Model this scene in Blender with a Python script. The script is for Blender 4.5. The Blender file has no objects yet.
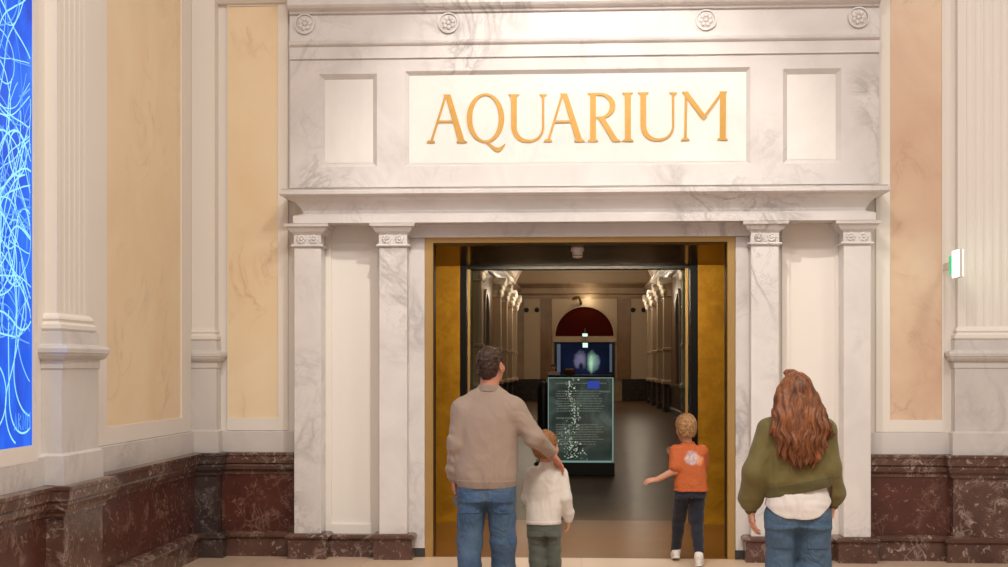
import bpy, bmesh, math, random
import numpy as np
from mathutils import Vector, Matrix

random.seed(7)
SC = bpy.context.scene
COL = SC.collection
# ------------------------------------------------------------------ camera
FPX, PX0, HOR = 1400.0, 504.0, 367.0
TH = math.atan(78.0 / FPX)
CS, SN = math.cos(TH), math.sin(TH)
CAMY, CAMZ = -11.9, 1.62
cam_d = bpy.data.cameras.new('camera'); cam = bpy.data.objects.new('camera', cam_d); COL.objects.link(cam)
cam.location = (0, CAMY, CAMZ); cam.rotation_euler = (math.pi / 2, 0, TH)
cam_d.sensor_width = 36; cam_d.lens = 36 * FPX / 1008; cam_d.shift_y = (HOR - 283.5) / 1008
cam_d.clip_end = 200
SC.camera = cam
SC.view_settings.view_transform = 'Standard'; SC.view_settings.look = 'None'
SC.view_settings.gamma = 1; SC.view_settings.use_curve_mapping = False
SC.view_settings.exposure = 0.0

def gx(px):                      # X per metre of distance along the room's axis
    t = (px - PX0) / FPX
    return (t * CS - SN) / (CS + t * SN)
def W(px, py, Y):                # measured spot on the plane at Y -> world X, Z
    d = Y - CAMY; X = d * gx(px)
    return X, CAMZ + (HOR - py) * (d * CS - X * SN) / FPX
def WX(px, Y): return (Y - CAMY) * gx(px)
def WZ(py, Y, px=582): return W(px, py, Y)[1]
def YX(px, X): return CAMY + X / gx(px)          # where the plane X = const is met

# ------------------------------------------------------------------ mesh building
FRONT = lambda Y: (lambda u, n, z: (u, Y - n, z))
LEFTW = lambda X: (lambda u, n, z: (X + n, u, z))
RIGHTW = lambda X: (lambda u, n, z: (X - n, u, z))
IDM = lambda u, n, z: (u, n, z)

class MB:
    def __init__(s, m=IDM): s.bm = bmesh.new(); s.m = m
    def v(s, p, raw=False): return s.bm.verts.new(p if raw else s.m(*p))
    def box(s, u0, u1, n0, n1, z0, z1, bev=0.0):
        vs = [s.v((u, n, z)) for u in (u0, u1) for n in (n0, n1) for z in (z0, z1)]
        fs = [s.bm.faces.new([vs[i] for i in f]) for f in ((0,1,3,2),(4,6,7,5),(0,4,5,1),(2,3,7,6),(0,2,6,4),(1,5,7,3))]
        if bev:
            es = {e for f in fs for e in f.edges}
            bmesh.ops.bevel(s.bm, geom=list(es), offset=bev, segments=2, affect='EDGES', profile=0.5)
        return s
    def loft(s, loops, closed=True, caps=True):
        L = [[s.v(p) for p in lp] for lp in loops]
        n = len(L[0])
        for a, b in zip(L, L[1:]):
            for i in range(n if closed else n - 1):
                j = (i + 1) % n
                s.bm.faces.new((a[i], a[j], b[j], b[i]))
        if caps:
            s.bm.faces.new(list(reversed(L[0]))); s.bm.faces.new(L[-1])
        return s
    def mold(s, u0, u1, nb, nf, prof, lo=1.0):           # moulding with mitred returns; prof = [(offset, z)]
        return s.loft([[(u0 - o * lo, nb, z), (u0 - o * lo, nf + o, z), (u1 + o, nf + o, z), (u1 + o, nb, z)] for o, z in prof])
    def run(s, u0, u1, nb, nf, prof):            # straight moulding, square ends
        return s.loft([[(u0, nb, z), (u0, nf + o, z), (u1, nf + o, z), (u1, nb, z)] for o, z in prof])
    def prism(s, poly, n0, n1):                  # poly in (u, z), between depths n0 and n1
        return s.loft([[(u, n, z) for u, z in poly] for n in (n0, n1)])
    def ring(s, outer, inner, n0, n1, closed=True):   # band between two outlines, given thickness
        k = len(outer)
        A = [[s.v((u, n, z)) for u, z in o] for n in (n0, n1) for o in (outer, inner)]
        o0, i0, o1, i1 = A
        for i in range(k if closed else k - 1):
            j = (i + 1) % k
            for q in ((o0[i], o0[j], i0[j], i0[i]), (o1[i], i1[i], i1[j], o1[j]), (o0[i], o1[i], o1[j], o0[j]), (i0[i], i0[j], i1[j], i1[i])):
                s.bm.faces.new(q)
        if not closed:
            for i in (0, k - 1): s.bm.faces.new((o0[i], i0[i], i1[i], o1[i]))
        return s
    def slab(s, u0, u1, z0, z1, nb, nf, holes, depth, bev):   # slab with recessed panels, bevelled reveals
        us = sorted({u0, u1, *[h[0] for h in holes], *[h[1] for h in holes]})
        zs = sorted({z0, z1, *[h[2] for h in holes], *[h[3] for h in holes]})
        G = {}
        def g(u, z, n):
            k = (round(u, 5), round(z, 5), n)
            if k not in G: G[k] = s.v((u, n, z))
            return G[k]
        for i in range(len(us) - 1):
            for j in range(len(zs) - 1):
                cu, cz = (us[i] + us[i+1]) / 2, (zs[j] + zs[j+1]) / 2
                if any(h[0] < cu < h[1] and h[2] < cz < h[3] for h in holes): continue
                s.bm.faces.new((g(us[i], zs[j], nf), g(us[i+1], zs[j], nf), g(us[i+1], zs[j+1], nf), g(us[i], zs[j+1], nf)))
        for (a, b, c, d), bev in zip(holes, bev):
            o = [(a, c), (b, c), (b, d), (a, d)]
            q = [(a + bev, c + bev), (b - bev, c + bev), (b - bev, d - bev), (a + bev, d - bev)]
            m1 = [s.v((u, nf - depth * .25, z)) for u, z in [(a + bev*.25, c + bev*.25), (b - bev*.25, c + bev*.25), (b - bev*.25, d - bev*.25), (a + bev*.25, d - bev*.25)]]
            O = [s.v((u, nf, z)) for u, z in o]; Q = [s.v((u, nf - depth, z)) for u, z in q]
            for i in range(4):
                j = (i + 1) % 4
                s.bm.faces.new((O[i], O[j], m1[j], m1[i])); s.bm.faces.new((m1[i], m1[j], Q[j], Q[i]))
            s.bm.faces.new(Q)
        o = [(u0, z0), (u1, z0), (u1, z1), (u0, z1)]
        for i in range(4):
            j = (i + 1) % 4
            s.bm.faces.new([s.v((o[i][0], nf, o[i][1])), s.v((o[i][0], nb, o[i][1])), s.v((o[j][0], nb, o[j][1])), s.v((o[j][0], nf, o[j][1]))])
        return s
    def tube(s, pts, r, seg=8, caps=True):
        pts = [Vector(p) for p in pts]; rs = r if isinstance(r, (list, tuple)) else [r] * len(pts)
        loops = []
        for i, p in enumerate(pts):
            t = (pts[min(i + 1, len(pts) - 1)] - pts[max(i - 1, 0)]).normalized()
            a = t.cross(Vector((0, 0, 1)) if abs(t.z) < .9 else Vector((1, 0, 0))).normalized(); b = t.cross(a)
            loops.append([tuple(p + (a * math.cos(k * 2 * math.pi / seg) + b * math.sin(k * 2 * math.pi / seg)) * rs[i]) for k in range(seg)])
        return s.loft(loops, True, caps)
    def lathe(s, c, prof, seg=20, axis=2):       # prof [(r, h)] about an axis through c
        loops = []
        for r, h in prof:
            lp = []
            for k in range(seg):
                a = 2 * math.pi * k / seg; p = [0, 0, 0]
                p[axis] = h; p[(axis + 1) % 3] = r * math.cos(a); p[(axis + 2) % 3] = r * math.sin(a)
                lp.append((c[0] + p[0], c[1] + p[1], c[2] + p[2]))
            loops.append(lp)
        return s.loft(loops)
    def ball(s, c, r, seg=10):
        rx, rn, rz = r if isinstance(r, tuple) else (r, r, r)
        prof = [(math.sin(math.pi * i / seg), -math.cos(math.pi * i / seg)) for i in range(seg + 1)]
        return s.loft([[(c[0] + rx * max(a, .02) * math.cos(2 * math.pi * k / 14), c[1] + rn * max(a, .02) * math.sin(2 * math.pi * k / 14), c[2] + rz * h) for k in range(14)] for a, h in prof])
    def build(s, name, m, parent=None, loc=None, smooth=False):
        bmesh.ops.recalc_face_normals(s.bm, faces=s.bm.faces)
        off = Vector((0, 0, 0))
        if parent is not None:
            r = parent
            while r.parent: r = r.parent
            off = Vector(r.location)
        elif loc is not None: off = Vector(loc)
        for v in s.bm.verts: v.co -= off
        if smooth:
            for f in s.bm.faces: f.smooth = True
        me = bpy.data.meshes.new(name); s.bm.to_mesh(me); s.bm.free()
        return link(name, me, m, parent, loc)

def link(name, me, m, parent=None, loc=None):
    o = bpy.data.objects.new(name, me); COL.objects.link(o)
    if m: me.materials.append(m)
    if parent is not None: o.parent = parent
    elif loc is not None: o.location = loc
    return o
def tag(o, label, cat, group=None, kind=None):
    o['label'] = label; o['category'] = cat
    if group: o['group'] = group
    if kind: o['kind'] = kind
    return o
def thing(name, label, cat, loc=(0, 0, 0), group=None):
    o = bpy.data.objects.new(name, None); COL.objects.link(o); o.location = loc; o.empty_display_size = .1
    return tag(o, label, cat, group)
def struct(o, label=None):
    o['kind'] = 'structure'
    if label: o['label'] = label
    return o
def copy_tree(o, parent=None):
    c = o.copy(); COL.objects.link(c); c.parent = parent
    for ch in list(o.children): copy_tree(ch, c)
    return c

# ------------------------------------------------------------------ materials
def srgb(r, g, b):
    f = lambda c: (c / 255 / 12.92) if c / 255 <= .04045 else ((c / 255 + .055) / 1.055) ** 2.4
    return (f(r), f(g), f(b), 1)
class NT:
    def __init__(s, name):
        s.mat = bpy.data.materials.new(name); s.mat.use_nodes = True
        s.t = s.mat.node_tree; s.b = s.t.nodes['Principled BSDF']; s.out = s.t.nodes['Material Output']
        s.tc = s.t.nodes.new('ShaderNodeTexCoord')
    def set(s, **k):
        for a, v in k.items(): s.b.inputs[a.replace('_', ' ')].default_value = v
        return s
    def n(s, typ, ins=None, **attrs):
        x = s.t.nodes.new(typ)
        for a, v in attrs.items(): setattr(x, a, v)
        for a, v in (ins or {}).items():
            if hasattr(v, 'links'): s.t.links.new(v, x.inputs[a])
            else: x.inputs[a].default_value = v
        return x
    def coord(s, scale=(1, 1, 1), rot=(0, 0, 0), loc=(0, 0, 0), world=False):
        src = s.n('ShaderNodeNewGeometry').outputs['Position'] if world else s.tc.outputs['Object']
        return s.n('ShaderNodeMapping', {'Vector': src, 'Scale': scale, 'Rotation': rot, 'Location': loc}).outputs[0]
    def noise(s, vec, scale, detail=4, dist=0.0, rough=.55):
        return s.n('ShaderNodeTexNoise', {'Vector': vec, 'Scale': scale, 'Detail': detail, 'Distortion': dist, 'Roughness': rough}).outputs['Fac']
    def math(s, op, a, b=0.0, c=0.0):
        x = s.t.nodes.new('ShaderNodeMath'); x.operation = op
        for i, v in enumerate((a, b, c)):
            if hasattr(v, 'links'): s.t.links.new(v, x.inputs[i])
            else: x.inputs[i].default_value = v
        return x.outputs[0]
    def ramp(s, fac, stops, interp='LINEAR'):
        x = s.t.nodes.new('ShaderNodeValToRGB'); s.t.links.new(fac, x.inputs[0]); cr = x.color_ramp; cr.interpolation = interp
        while len(cr.elements) > 1: cr.elements.remove(cr.elements[-1])
        for i, (p, c) in enumerate(stops):
            e = cr.elements[0] if i == 0 else cr.elements.new(p)
            e.position = p; e.color = c if len(c) == 4 else (*c, 1)
        return x.outputs[0]
    def mix(s, fac, a, b, blend='MIX'):
        x = s.t.nodes.new('ShaderNodeMix'); x.data_type = 'RGBA'; x.blend_type = blend
        for i, v in ((0, fac), (6, a), (7, b)):
            if hasattr(v, 'links'): s.t.links.new(v, x.inputs[i])
            else: x.inputs[i].default_value = v
        return x.outputs[2]
    def base(s, c):
        if hasattr(c, 'links'): s.t.links.new(c, s.b.inputs['Base Color'])
        else: s.b.inputs['Base Color'].default_value = c
        return s
    def bump(s, h, strength=.3, dist=.01):
        x = s.n('ShaderNodeBump', {'Height': h, 'Strength': strength, 'Distance': dist})
        s.t.links.new(x.outputs[0], s.b.inputs['Normal']); return s
G4 = lambda v: (v, v, v, 1)

def marble(name, base, vein, scale=1.0, amount=1.0, rough=.35, cloud=None, seed=0):
    t = NT(name).set(Roughness=rough)
    v = t.coord((scale, scale, scale * .8), (.5, .9, .4), (seed, seed * 2, 0), world=True)
    c = t.noise(v, 1.6, 5, 1.2)
    n1 = t.noise(v, 1.1, 7, 1.6, .6); r1 = t.math('ABSOLUTE', t.math('SUBTRACT', n1, .5))
    n2 = t.noise(v, 3.1, 6, 2.2, .6); r2 = t.math('ABSOLUTE', t.math('SUBTRACT', n2, .5))
    m = t.noise(v, .9, 2)
    v1 = t.ramp(r1, [(0, G4(1)), (.012, G4(.7)), (.05, G4(.0))])
    v2 = t.ramp(r2, [(0, G4(.55)), (.010, G4(.3)), (.035, G4(0))])
    mm = t.ramp(m, [(.46, G4(0)), (.66, G4(1))])
    k = t.math('MULTIPLY', t.math('MAXIMUM', v1, v2), t.math('MULTIPLY', mm, amount))
    b = t.mix(t.ramp(c, [(.35, G4(0)), (.7, G4(1))]), base, cloud or tuple(.88 * x for x in base[:3]) + (1,))
    return t.base(t.mix(k, b, vein)).mat

def siena(name, base, dark, vein, seed=0):
    t = NT(name).set(Roughness=.38)
    v = t.coord((1, 1, .8), (.3, .2, .5), (seed, seed, 0), world=True)
    c = t.noise(v, 1.3, 6, .8)
    n1 = t.noise(v, 1.15, 7, 2.0, .6); r1 = t.math('ABSOLUTE', t.math('SUBTRACT', n1, .5))
    mm = t.ramp(t.noise(v, 1.4, 2), [(.5, G4(0)), (.68, G4(.55))])
    k = t.math('MULTIPLY', t.ramp(r1, [(0, G4(1)), (.015, G4(.35)), (.06, G4(0))]), mm)
    b = t.mix(t.ramp(c, [(.35, G4(0)), (.72, G4(1))]), base, dark)
    return t.base(t.mix(k, b, vein)).mat

def rosso(name, a, b, fleck, amt=1.0, seed=0):
    t = NT(name).set(Roughness=.25)
    v = t.coord((1, 1, 1), (.2, .4, .9), (seed, 0, seed), world=True)
    w = t.n('ShaderNodeTexNoise', {'Vector': v, 'Scale': 3.0, 'Detail': 4.0}).outputs['Color']
    vv = t.mix(.18, v, w, 'ADD')
    c = t.noise(vv, 2.6, 8, .6, .65)
    vo = t.n('ShaderNodeTexVoronoi', {'Vector': vv, 'Scale': 6.5}, feature='DISTANCE_TO_EDGE').outputs['Distance']
    n2 = t.noise(vv, 3.6, 9, 2.0, .7); r2 = t.math('ABSOLUTE', t.math('SUBTRACT', n2, .5))
    mk = t.ramp(t.noise(v, 3.2, 5, 1.0), [(.5, G4(0)), (.62, G4(1))])
    f1 = t.ramp(vo, [(0, G4(.55)), (.02, G4(.15)), (.05, G4(0))])
    f2 = t.ramp(r2, [(0, G4(.7)), (.02, G4(.2)), (.05, G4(0))])
    bl = t.ramp(t.noise(vv, 17, 6, 1.0), [(.60, G4(0)), (.68, G4(.9))])
    k = t.math('MULTIPLY', t.math('MAXIMUM', t.math('MULTIPLY', t.math('MAXIMUM', f1, f2), mk), t.math('MULTIPLY', bl, .8)), amt)
    return t.base(t.mix(k, t.mix(t.ramp(c, [(.3, G4(0)), (.7, G4(1))]), a, b), fleck)).mat

def plain(name, col, rough=.6, metal=0.0, var=.06, vscale=3.0, bump=0.0, bscale=40, **kw):
    t = NT(name).set(Roughness=rough, Metallic=metal, **kw)
    v = t.coord()
    d = tuple(max(0, x * (1 - var)) for x in col[:3]) + (1,); l = tuple(min(1, x * (1 + var)) for x in col[:3]) + (1,)
    t.base(t.mix(t.noise(v, vscale, 5), d, l))
    if bump: t.bump(t.noise(v, bscale, 4), bump, .01)
    return t.mat
def emit(name, col, strength, rough=.4):
    t = NT(name).set(Roughness=rough); t.base((0.02, 0.02, 0.02, 1))
    t.b.inputs['Emission Color'].default_value = col; t.b.inputs['Emission Strength'].default_value = strength
    return t.mat

M = {}
M['marble'] = marble('white_marble', srgb(222, 216, 212), srgb(160, 154, 152), 1.4, .8)
M['marble_pil'] = marble('veined_marble', srgb(228, 222, 217), srgb(160, 154, 153), 1.3, .8, seed=3)
M['marble_grey'] = marble('grey_marble', srgb(214, 208, 203), srgb(176, 170, 168), 1.1, .8, seed=5)
M['marble_sign'] = marble('pale_marble', srgb(236, 231, 225), srgb(212, 204, 196), .8, .35, seed=9)
M['plaster'] = plain('white_plaster', srgb(232, 225, 216), .55, var=.015, vscale=1.0)
M['siena'] = siena('yellow_marble', srgb(240, 219, 184), srgb(234, 207, 168), srgb(196, 154, 122))
M['siena_pink'] = siena('pink_yellow_marble', srgb(226, 200, 172), srgb(212, 177, 149), srgb(162, 116, 94), seed=4)
M['rosso'] = rosso('red_brown_marble', srgb(104, 74, 63), srgb(74, 49, 42), srgb(192, 172, 158), .95)
M['rosso_die'] = rosso('red_marble', srgb(92, 50, 40), srgb(68, 36, 30), srgb(178, 142, 126), .7, seed=6)
M['rosso_dark'] = rosso('black_brown_marble', srgb(76, 62, 58), srgb(50, 38, 37), srgb(160, 150, 145), .7, seed=11)
M['dark_stone'] = plain('dark_stone', srgb(60, 58, 58), .5)
def goldmat():
    t = NT('gold_leaf').set(Roughness=.42, Metallic=.55)
    v = t.coord((1, 1, 1), world=True)
    c = t.noise(v, 5, 7, .6, .65)
    c2 = t.noise(v, 24, 6, .3)
    t.base(t.mix(t.math('MULTIPLY', c2, .5), t.ramp(c, [(.3, srgb(158, 112, 18)), (.5, srgb(186, 134, 24)), (.72, srgb(206, 156, 40))]), srgb(140, 96, 12)))
    return t.bump(c2, .1, .004).mat
M['gold'] = goldmat()
M['brass'] = plain('brass', srgb(190, 154, 96), .38, .7, .1, 6)
M['bronze'] = plain('dark_bronze', srgb(96, 72, 34), .4, .7, .1, 6)
M['soffit'] = plain('bronze_soffit', srgb(84, 62, 26), .4, .6, .12, 3)
M['black_metal'] = plain('black_metal', srgb(14, 14, 18), .3, .3)
M['letter'] = plain('gold_lettering', srgb(196, 150, 70), .45, .25, .12, 25)
def floor_near():
    t = NT('beige_stone_floor').set(Roughness=.3)
    v = t.coord(world=True)
    br = t.n('ShaderNodeTexBrick', {'Vector': v, 'Color1': srgb(214, 190, 166), 'Color2': srgb(206, 181, 158), 'Mortar': srgb(186, 160, 138), 'Scale': 1.0, 'Mortar Size': .004, 'Brick Width': .9, 'Row Height': .9}).outputs[0]
    return t.base(t.mix(t.math('MULTIPLY', t.noise(v, 3, 6), .25), br, srgb(190, 160, 135))).mat
M['floor'] = floor_near()
def floor_portal():
    t = NT('brown_stone_floor').set(Roughness=.3, Specular_IOR_Level=.07)
    v = t.coord(world=True)
    return t.base(t.mix(t.noise(v, 1.6, 6, .5), srgb(92, 58, 22), srgb(130, 86, 38))).mat
M['floor_portal'] = floor_portal()
def floor_hall():
    t = NT('dark_stone_floor').set(Roughness=.3, Specular_IOR_Level=.015)
    v = t.coord(world=True)
    br = t.n('ShaderNodeTexBrick', {'Vector': v, 'Color1': srgb(98, 77, 58), 'Color2': srgb(92, 71, 53), 'Mortar': srgb(76, 58, 43), 'Scale': 1.0, 'Mortar Size': .006, 'Brick Width': 1.0, 'Row Height': 1.0}).outputs[0]
    return t.base(t.mix(t.math('MULTIPLY', t.noise(v, 2, 6), .4), br, srgb(74, 56, 41))).mat
M['floor_hall'] = floor_hall()
M['hall_wall'] = siena('hall_beige_marble', srgb(160, 134, 104), srgb(138, 112, 84), srgb(110, 80, 55), seed=2)
M['hall_brown'] = siena('hall_brown_marble', srgb(134, 98, 58), srgb(108, 76, 44), srgb(80, 55, 35), seed=7)
M['hall_pale'] = plain('hall_pale_plaster', srgb(182, 160, 132), .6, var=.05, vscale=1)
M['hall_white'] = plain('hall_white_stucco', srgb(232, 222, 205), .6, var=.04)
M['hall_dado'] = rosso('hall_dark_marble', srgb(44, 30, 27), srgb(30, 20, 18), srgb(90, 75, 68), .4, seed=2)
M['arch_red'] = plain('dark_red_panel', srgb(66, 13, 3), .7, var=.15, vscale=2, Specular_IOR_Level=.05)
M['opening_dark'] = plain('dark_opening', srgb(22, 14, 12), .7)
M['white_plastic'] = plain('white_plastic', srgb(226, 216, 206), .45)
M['grey_plastic'] = plain('grey_plastic', srgb(120, 112, 105), .5)
# ================================================================== SETTING
YW = 0.05                        # plane of the front wall's plaster
XL = -3.34                       # plane of the left wall
F0 = FRONT(YW); L0 = LEFTW(XL)
def U(px, n): return WX(px, YW - n)              # X on the front wall at relief n
def Z(py, n, px=420): return W(px, py, YW - n)[1]
def ZLW(px, py, X=XL):
    d = X / gx(px); return CAMZ + (HOR - py) * (d * CS - X * SN) / FPX
VW, VB, VC = 2.05, 2.62, 2.67    # half width, back plane and ceiling of the vestibule
HB = 54.8                        # end wall of the long hall
HX = 3.2

struct(MB().box(XL - .3, 9, -17, 0.0, -.2, 0.0).build('floor', M['floor']), 'beige stone floor of the entrance hall')
struct(MB().box(-VW, VW, 0.0, VB + .3, -.2, 0.0).build('floor_vestibule', M['floor_portal']), 'brown polished floor inside the portal')
struct(MB().box(-HX - .4, HX + .4, VB + .3, HB + .3, -.2, 0.0).build('floor_hall', M['floor_hall']), 'dark polished floor of the long hall')
struct(MB().box(XL - .3, 9, -17, YW + .3, 9.0, 9.2).build('ceiling', M['plaster']), 'white ceiling high above the entrance hall')

XO0, XO1, ZO = WX(434, YW), WX(726, YW), Z(243, 0)
top = 9.0
struct(MB(F0).prism([(XL - .3, 0), (XO0, 0), (XO0, ZO), (XO1, ZO), (XO1, 0), (9, 0), (9, top), (XL - .3, top)], 0, -.12).build('wall_front', M['plaster']), 'white wall around the portal')
struct(MB(L0).box(-17, YW, -.3, 0, 0, top).build('wall_left', M['plaster']), 'white side wall')
struct(MB(F0).run(XL, U(290, .1), 0, .05, [(0, Z(3, .05, 250)), (.03, Z(0, .05, 250)), (.10, Z(-6, .05, 250)), (.10, Z(-30, .05, 250))]).build('trim_1', M['plaster']), 'white moulding above the yellow panels')

# ---- vestibule shell
struct(MB().box(-VW - .2, -VW, YW + .12, VB, 0, VC + .2).build('wall_vestibule_left', M['bronze']))
struct(MB().box(VW, VW + .2, YW + .12, VB, 0, VC + .2).build('wall_vestibule_right', M['bronze']))
def soffit_m():
    t = NT('polished_bronze_soffit').set(Roughness=.2, Metallic=1.0, Specular_Tint=(.42, .26, .07, 1))
    return t.base(srgb(74, 50, 18)).mat
M['soffit'] = soffit_m()
struct(MB().box(-VW, VW, YW + .12, VB + .3, VC, VC + .15).build('ceiling_vestibule', M['soffit']), 'polished dark bronze ceiling of the portal')
DX0, DX1 = WX(460, VB), WX(698, VB)
DZ = VC
struct(MB().box(-VW, DX0, VB, VB + .3, 0, VC).build('wall_vestibule_back_left', M['gold']), 'gold metal wall panel beside the sliding door opening')
struct(MB().box(DX1, VW, VB, VB + .3, 0, VC).build('wall_vestibule_back_right', M['gold']), 'gold metal wall panel beside the sliding door opening')
# gold frame round the opening
n = .07
ou = [(U(425, n), 0), (U(425, n), Z(238, n)), (U(735, n), Z(238, n)), (U(735, n), 0)]
inn = [(U(433, n), 0), (U(433, n), Z(243, n)), (U(727.5, n), Z(243, n)), (U(727.5, n), 0)]
d1 = bpy.data.objects.new('door_1', None); COL.objects.link(d1); d1['kind'] = 'structure'; d1['label'] = 'brass frame lining the portal opening'
MB(F0).ring(ou, inn, .002, n, closed=False).build('frame', M['brass'], d1)
ou2 = [(a, z) for a, z in inn]; e = .006
inn2 = [(inn[0][0] + e, 0), (inn[1][0] + e, inn[1][1] - .012), (inn[2][0] - e, inn[2][1] - .012), (inn[3][0] - e, 0)]
MB(F0).ring(ou2, inn2, -.12, n - .03, closed=False).build('reveal', M['bronze'], d1)
# sliding door uprights and head
d2 = bpy.data.objects.new('door_2', None); COL.objects.link(d2); d2['kind'] = 'structure'; d2['label'] = 'black frame of the open sliding glass door'
def upright(pa, pb, name, m, y0, y1): MB().box(WX(pa, y0), WX(pb, y0), y0, y1, 0, VC - .001).build(name, m, d2)
upright(460, 466.5, 'jamb', M['black_metal'], VB + .02, VB + .28); upright(690.5, 698, 'jamb', M['black_metal'], VB + .02, VB + .28)
upright(467.6, 470, 'door_edge', M['brass'], VB + .06, VB + .12); upright(685.5, 688, 'door_edge', M['brass'], VB + .06, VB + .12)
MB().box(DX0, DX1, VB + .05, VB + .28, WZ(268.5, VB), VC - .001).build('head', M['black_metal'], d2)
def glass_m(name, tint, alpha):
    t = NT(name)
    tr = t.n('ShaderNodeBsdfTransparent', {'Color': tint}); gl = t.n('ShaderNodeBsdfGlossy', {'Color': (.9, 1, .98, 1), 'Roughness': .02})
    mx = t.n('ShaderNodeMixShader', {0: alpha, 1: tr.outputs[0], 2: gl.outputs[0]})
    t.t.links.new(mx.outputs[0], t.out.inputs[0]); return t.mat
M['glass'] = glass_m('clear_glass', (.85, .95, .93, 1), .10)
for a, b in ((470, 480), (681, 685.5)):
    MB().box(WX(a, VB + .1), WX(b, VB + .1), VB + .085, VB + .095, .02, WZ(268.5, VB) - .01).build('glass_leaf', M['glass'], d2)

# smoke detector under the soffit
y = .45
cx, cz = W(577.5, 252, y)
t = thing('smoke_detector', 'small white smoke detector on the dark ceiling inside the portal', 'smoke detector', (cx, y, VC))
MB().lathe((cx, y, 0), [(.058, VC - .001), (.058, VC - .03), (.05, VC - .034)], 24).build('base', M['white_plastic'], t, smooth=False)
MB().lathe((cx, y, 0), [(.047, VC - .034), (.047, VC - .075), (.036, VC - .088), (.01, VC - .092)], 24).build('sensor_head', M['white_plastic'], t)
MB().lathe((cx, y, 0), [(.049, VC - .066), (.049, VC - .073)], 24).build('vent_band', M['grey_plastic'], t)

# ---- entablature and attic of the portal
N_E = .30
prof = [(0, Z(222.5, N_E)), (0, Z(215, N_E)), (-.07, Z(214, .17)), (-.065, Z(211, .17)), (-.04, Z(206, .2)), (.0, Z(201, .24)), (.055, Z(197.5, .29)), (.06, Z(196.5, .3)), (.085, Z(196, .32)), (.10, Z(194, .34)), (.10, Z(191, .34)), (.075, Z(190, .32)), (.085, Z(188.5, .33)), (-.18, Z(187, .2))]
struct(MB(F0).mold(U(293, N_E), U(876, N_E), .001, N_E, prof).build('trim_2', M['marble']), 'projecting marble cornice over the portal')
struct(MB(F0).box(U(407, .12), U(751, .12), .001, .12, Z(238, .07), Z(222.6, .12)).build('trim_3', M['marble']), 'marble lintel over the portal opening')
NA = .10
bevs = (.04, .03, .04)
hol = [(U(319, NA), U(377, NA), Z(166.5, NA), Z(73, NA)), (U(405, NA), U(750.5, NA), Z(166.5, NA), Z(71, NA)), (U(783, NA), U(841.5, NA), Z(166.5, NA), Z(73, NA, 420))]
struct(MB(F0).slab(U(290, NA), U(879, NA), Z(187, NA), Z(58, NA), .001, NA, hol, .045, bevs).build('wall_attic', M['marble']), 'marble attic with three sunk panels above the portal')
for h, bv in zip(hol, bevs):
    big = h is hol[1]; bv += .001
    struct(MB(F0).box(h[0] + bv, h[1] - bv, NA - .045, NA - .041, h[2] + bv, h[3] - bv).build('wall_attic_field', M['marble_sign']))
struct(MB(F0).run(U(290, NA), U(879, NA), .001, NA, [(.02, Z(57.7, .12)), (.02, Z(45.5, .12)), (.03, Z(45, .13)), (.05, Z(43, .15)), (.055, Z(41.5, .15)), (.03, Z(40, .13)), (.012, Z(39.5, .12)), (.012, Z(13, .12)), (.04, Z(12, .14)), (.05, Z(9, .15)), (.10, Z(6, .2)), (.12, Z(3, .22)), (.12, Z(-3, .22)), (.20, Z(-10, .3)), (.20, Z(-20, .3))]).build('trim_4', M['marble']), 'marble frieze band and moulding across the top')
# medallions on the frieze
for i, (px, py) in enumerate(((305, 24), (448.5, 23), (706, 20), (858.5, 17.5))):
    n = .115; cx, cz = W(px, py, YW - n)
    r = .088
    t = thing('medallion', ['first carved stone medallion from the left on the marble frieze', 'second carved stone medallion from the left on the marble frieze, above the letter A', 'third carved stone medallion from the left on the marble frieze, above the letter M', 'last carved stone medallion on the right of the marble frieze'][i], 'medallion', (cx, YW - n, cz), 'carved medallions on the frieze')
    k = 28
    circ = lambda rr, sq=1.0: [(cx + rr * math.cos(2 * math.pi * j / k), cz + rr * sq * math.sin(2 * math.pi * j / k)) for j in range(k)]
    MB(F0).ring(circ(r), circ(r * .84), n + .001, n + .02).build('rim', M['marble'], t)
    b = MB(F0).loft([[(u, nn, z) for u, z in circ(rr)] for rr, nn in ((r * .84, n + .001), (r * .8, n + .006), (r * .5, n + .01))])
    b.build('disc', M['marble'], t)
    b = MB(F0)
    for j in range(7):
        a = 2 * math.pi * j / 7 + .3 * i
        b.ball((cx + .04 * math.cos(a), n + .012, cz + .04 * math.sin(a)), (.02, .012, .02), 6)
    b.ball((cx, n + .014, cz), (.02, .014, .02), 6)
    b.build('flower_relief', M['marble'], t, smooth=True)

# ---- gold lettering
NL = NA - .041
sg = thing('aquarium_sign', 'gold serif letters spelling AQUARIUM on the pale marble panel over the portal', 'sign', (*(lambda p: (p[0], YW - NL))(W(578, 143, YW - NL)), W(578, 143, YW - NL)[1]))
def PZ(pts): return [W(x, y, YW - NL) for x, y in pts]
LT0, LT1 = NL + .001, NL + .012
import itertools
_step = itertools.count()
def T1(): return LT1 + .0003 * (next(_step) % 9)
def stroke(b, x0, y0, w0, x1, y1, w1):           # stem with level ends, widths measured sideways
    b.prism(PZ([(x0 - w0/2, y0), (x0 + w0/2, y0), (x1 + w1/2, y1), (x1 - w1/2, y1)]), LT0, T1())
def serif(b, xa, xb, y, up):                     # bracketed foot (up=-1) or head (up=+1)
    m = (xa + xb) / 2; hh = 1.7; q = (xb - xa) * .28
    b.prism(PZ([(xa, y), (xb, y), (xb - .4, y + up * hh * .7), (m + q, y + up * hh * 1.5), (m - q, y + up * hh * 1.5), (xa + .4, y + up * hh * .7)]), LT0, T1())
def letter_done(b): b.build('letter', M['letter'], sg)
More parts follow.
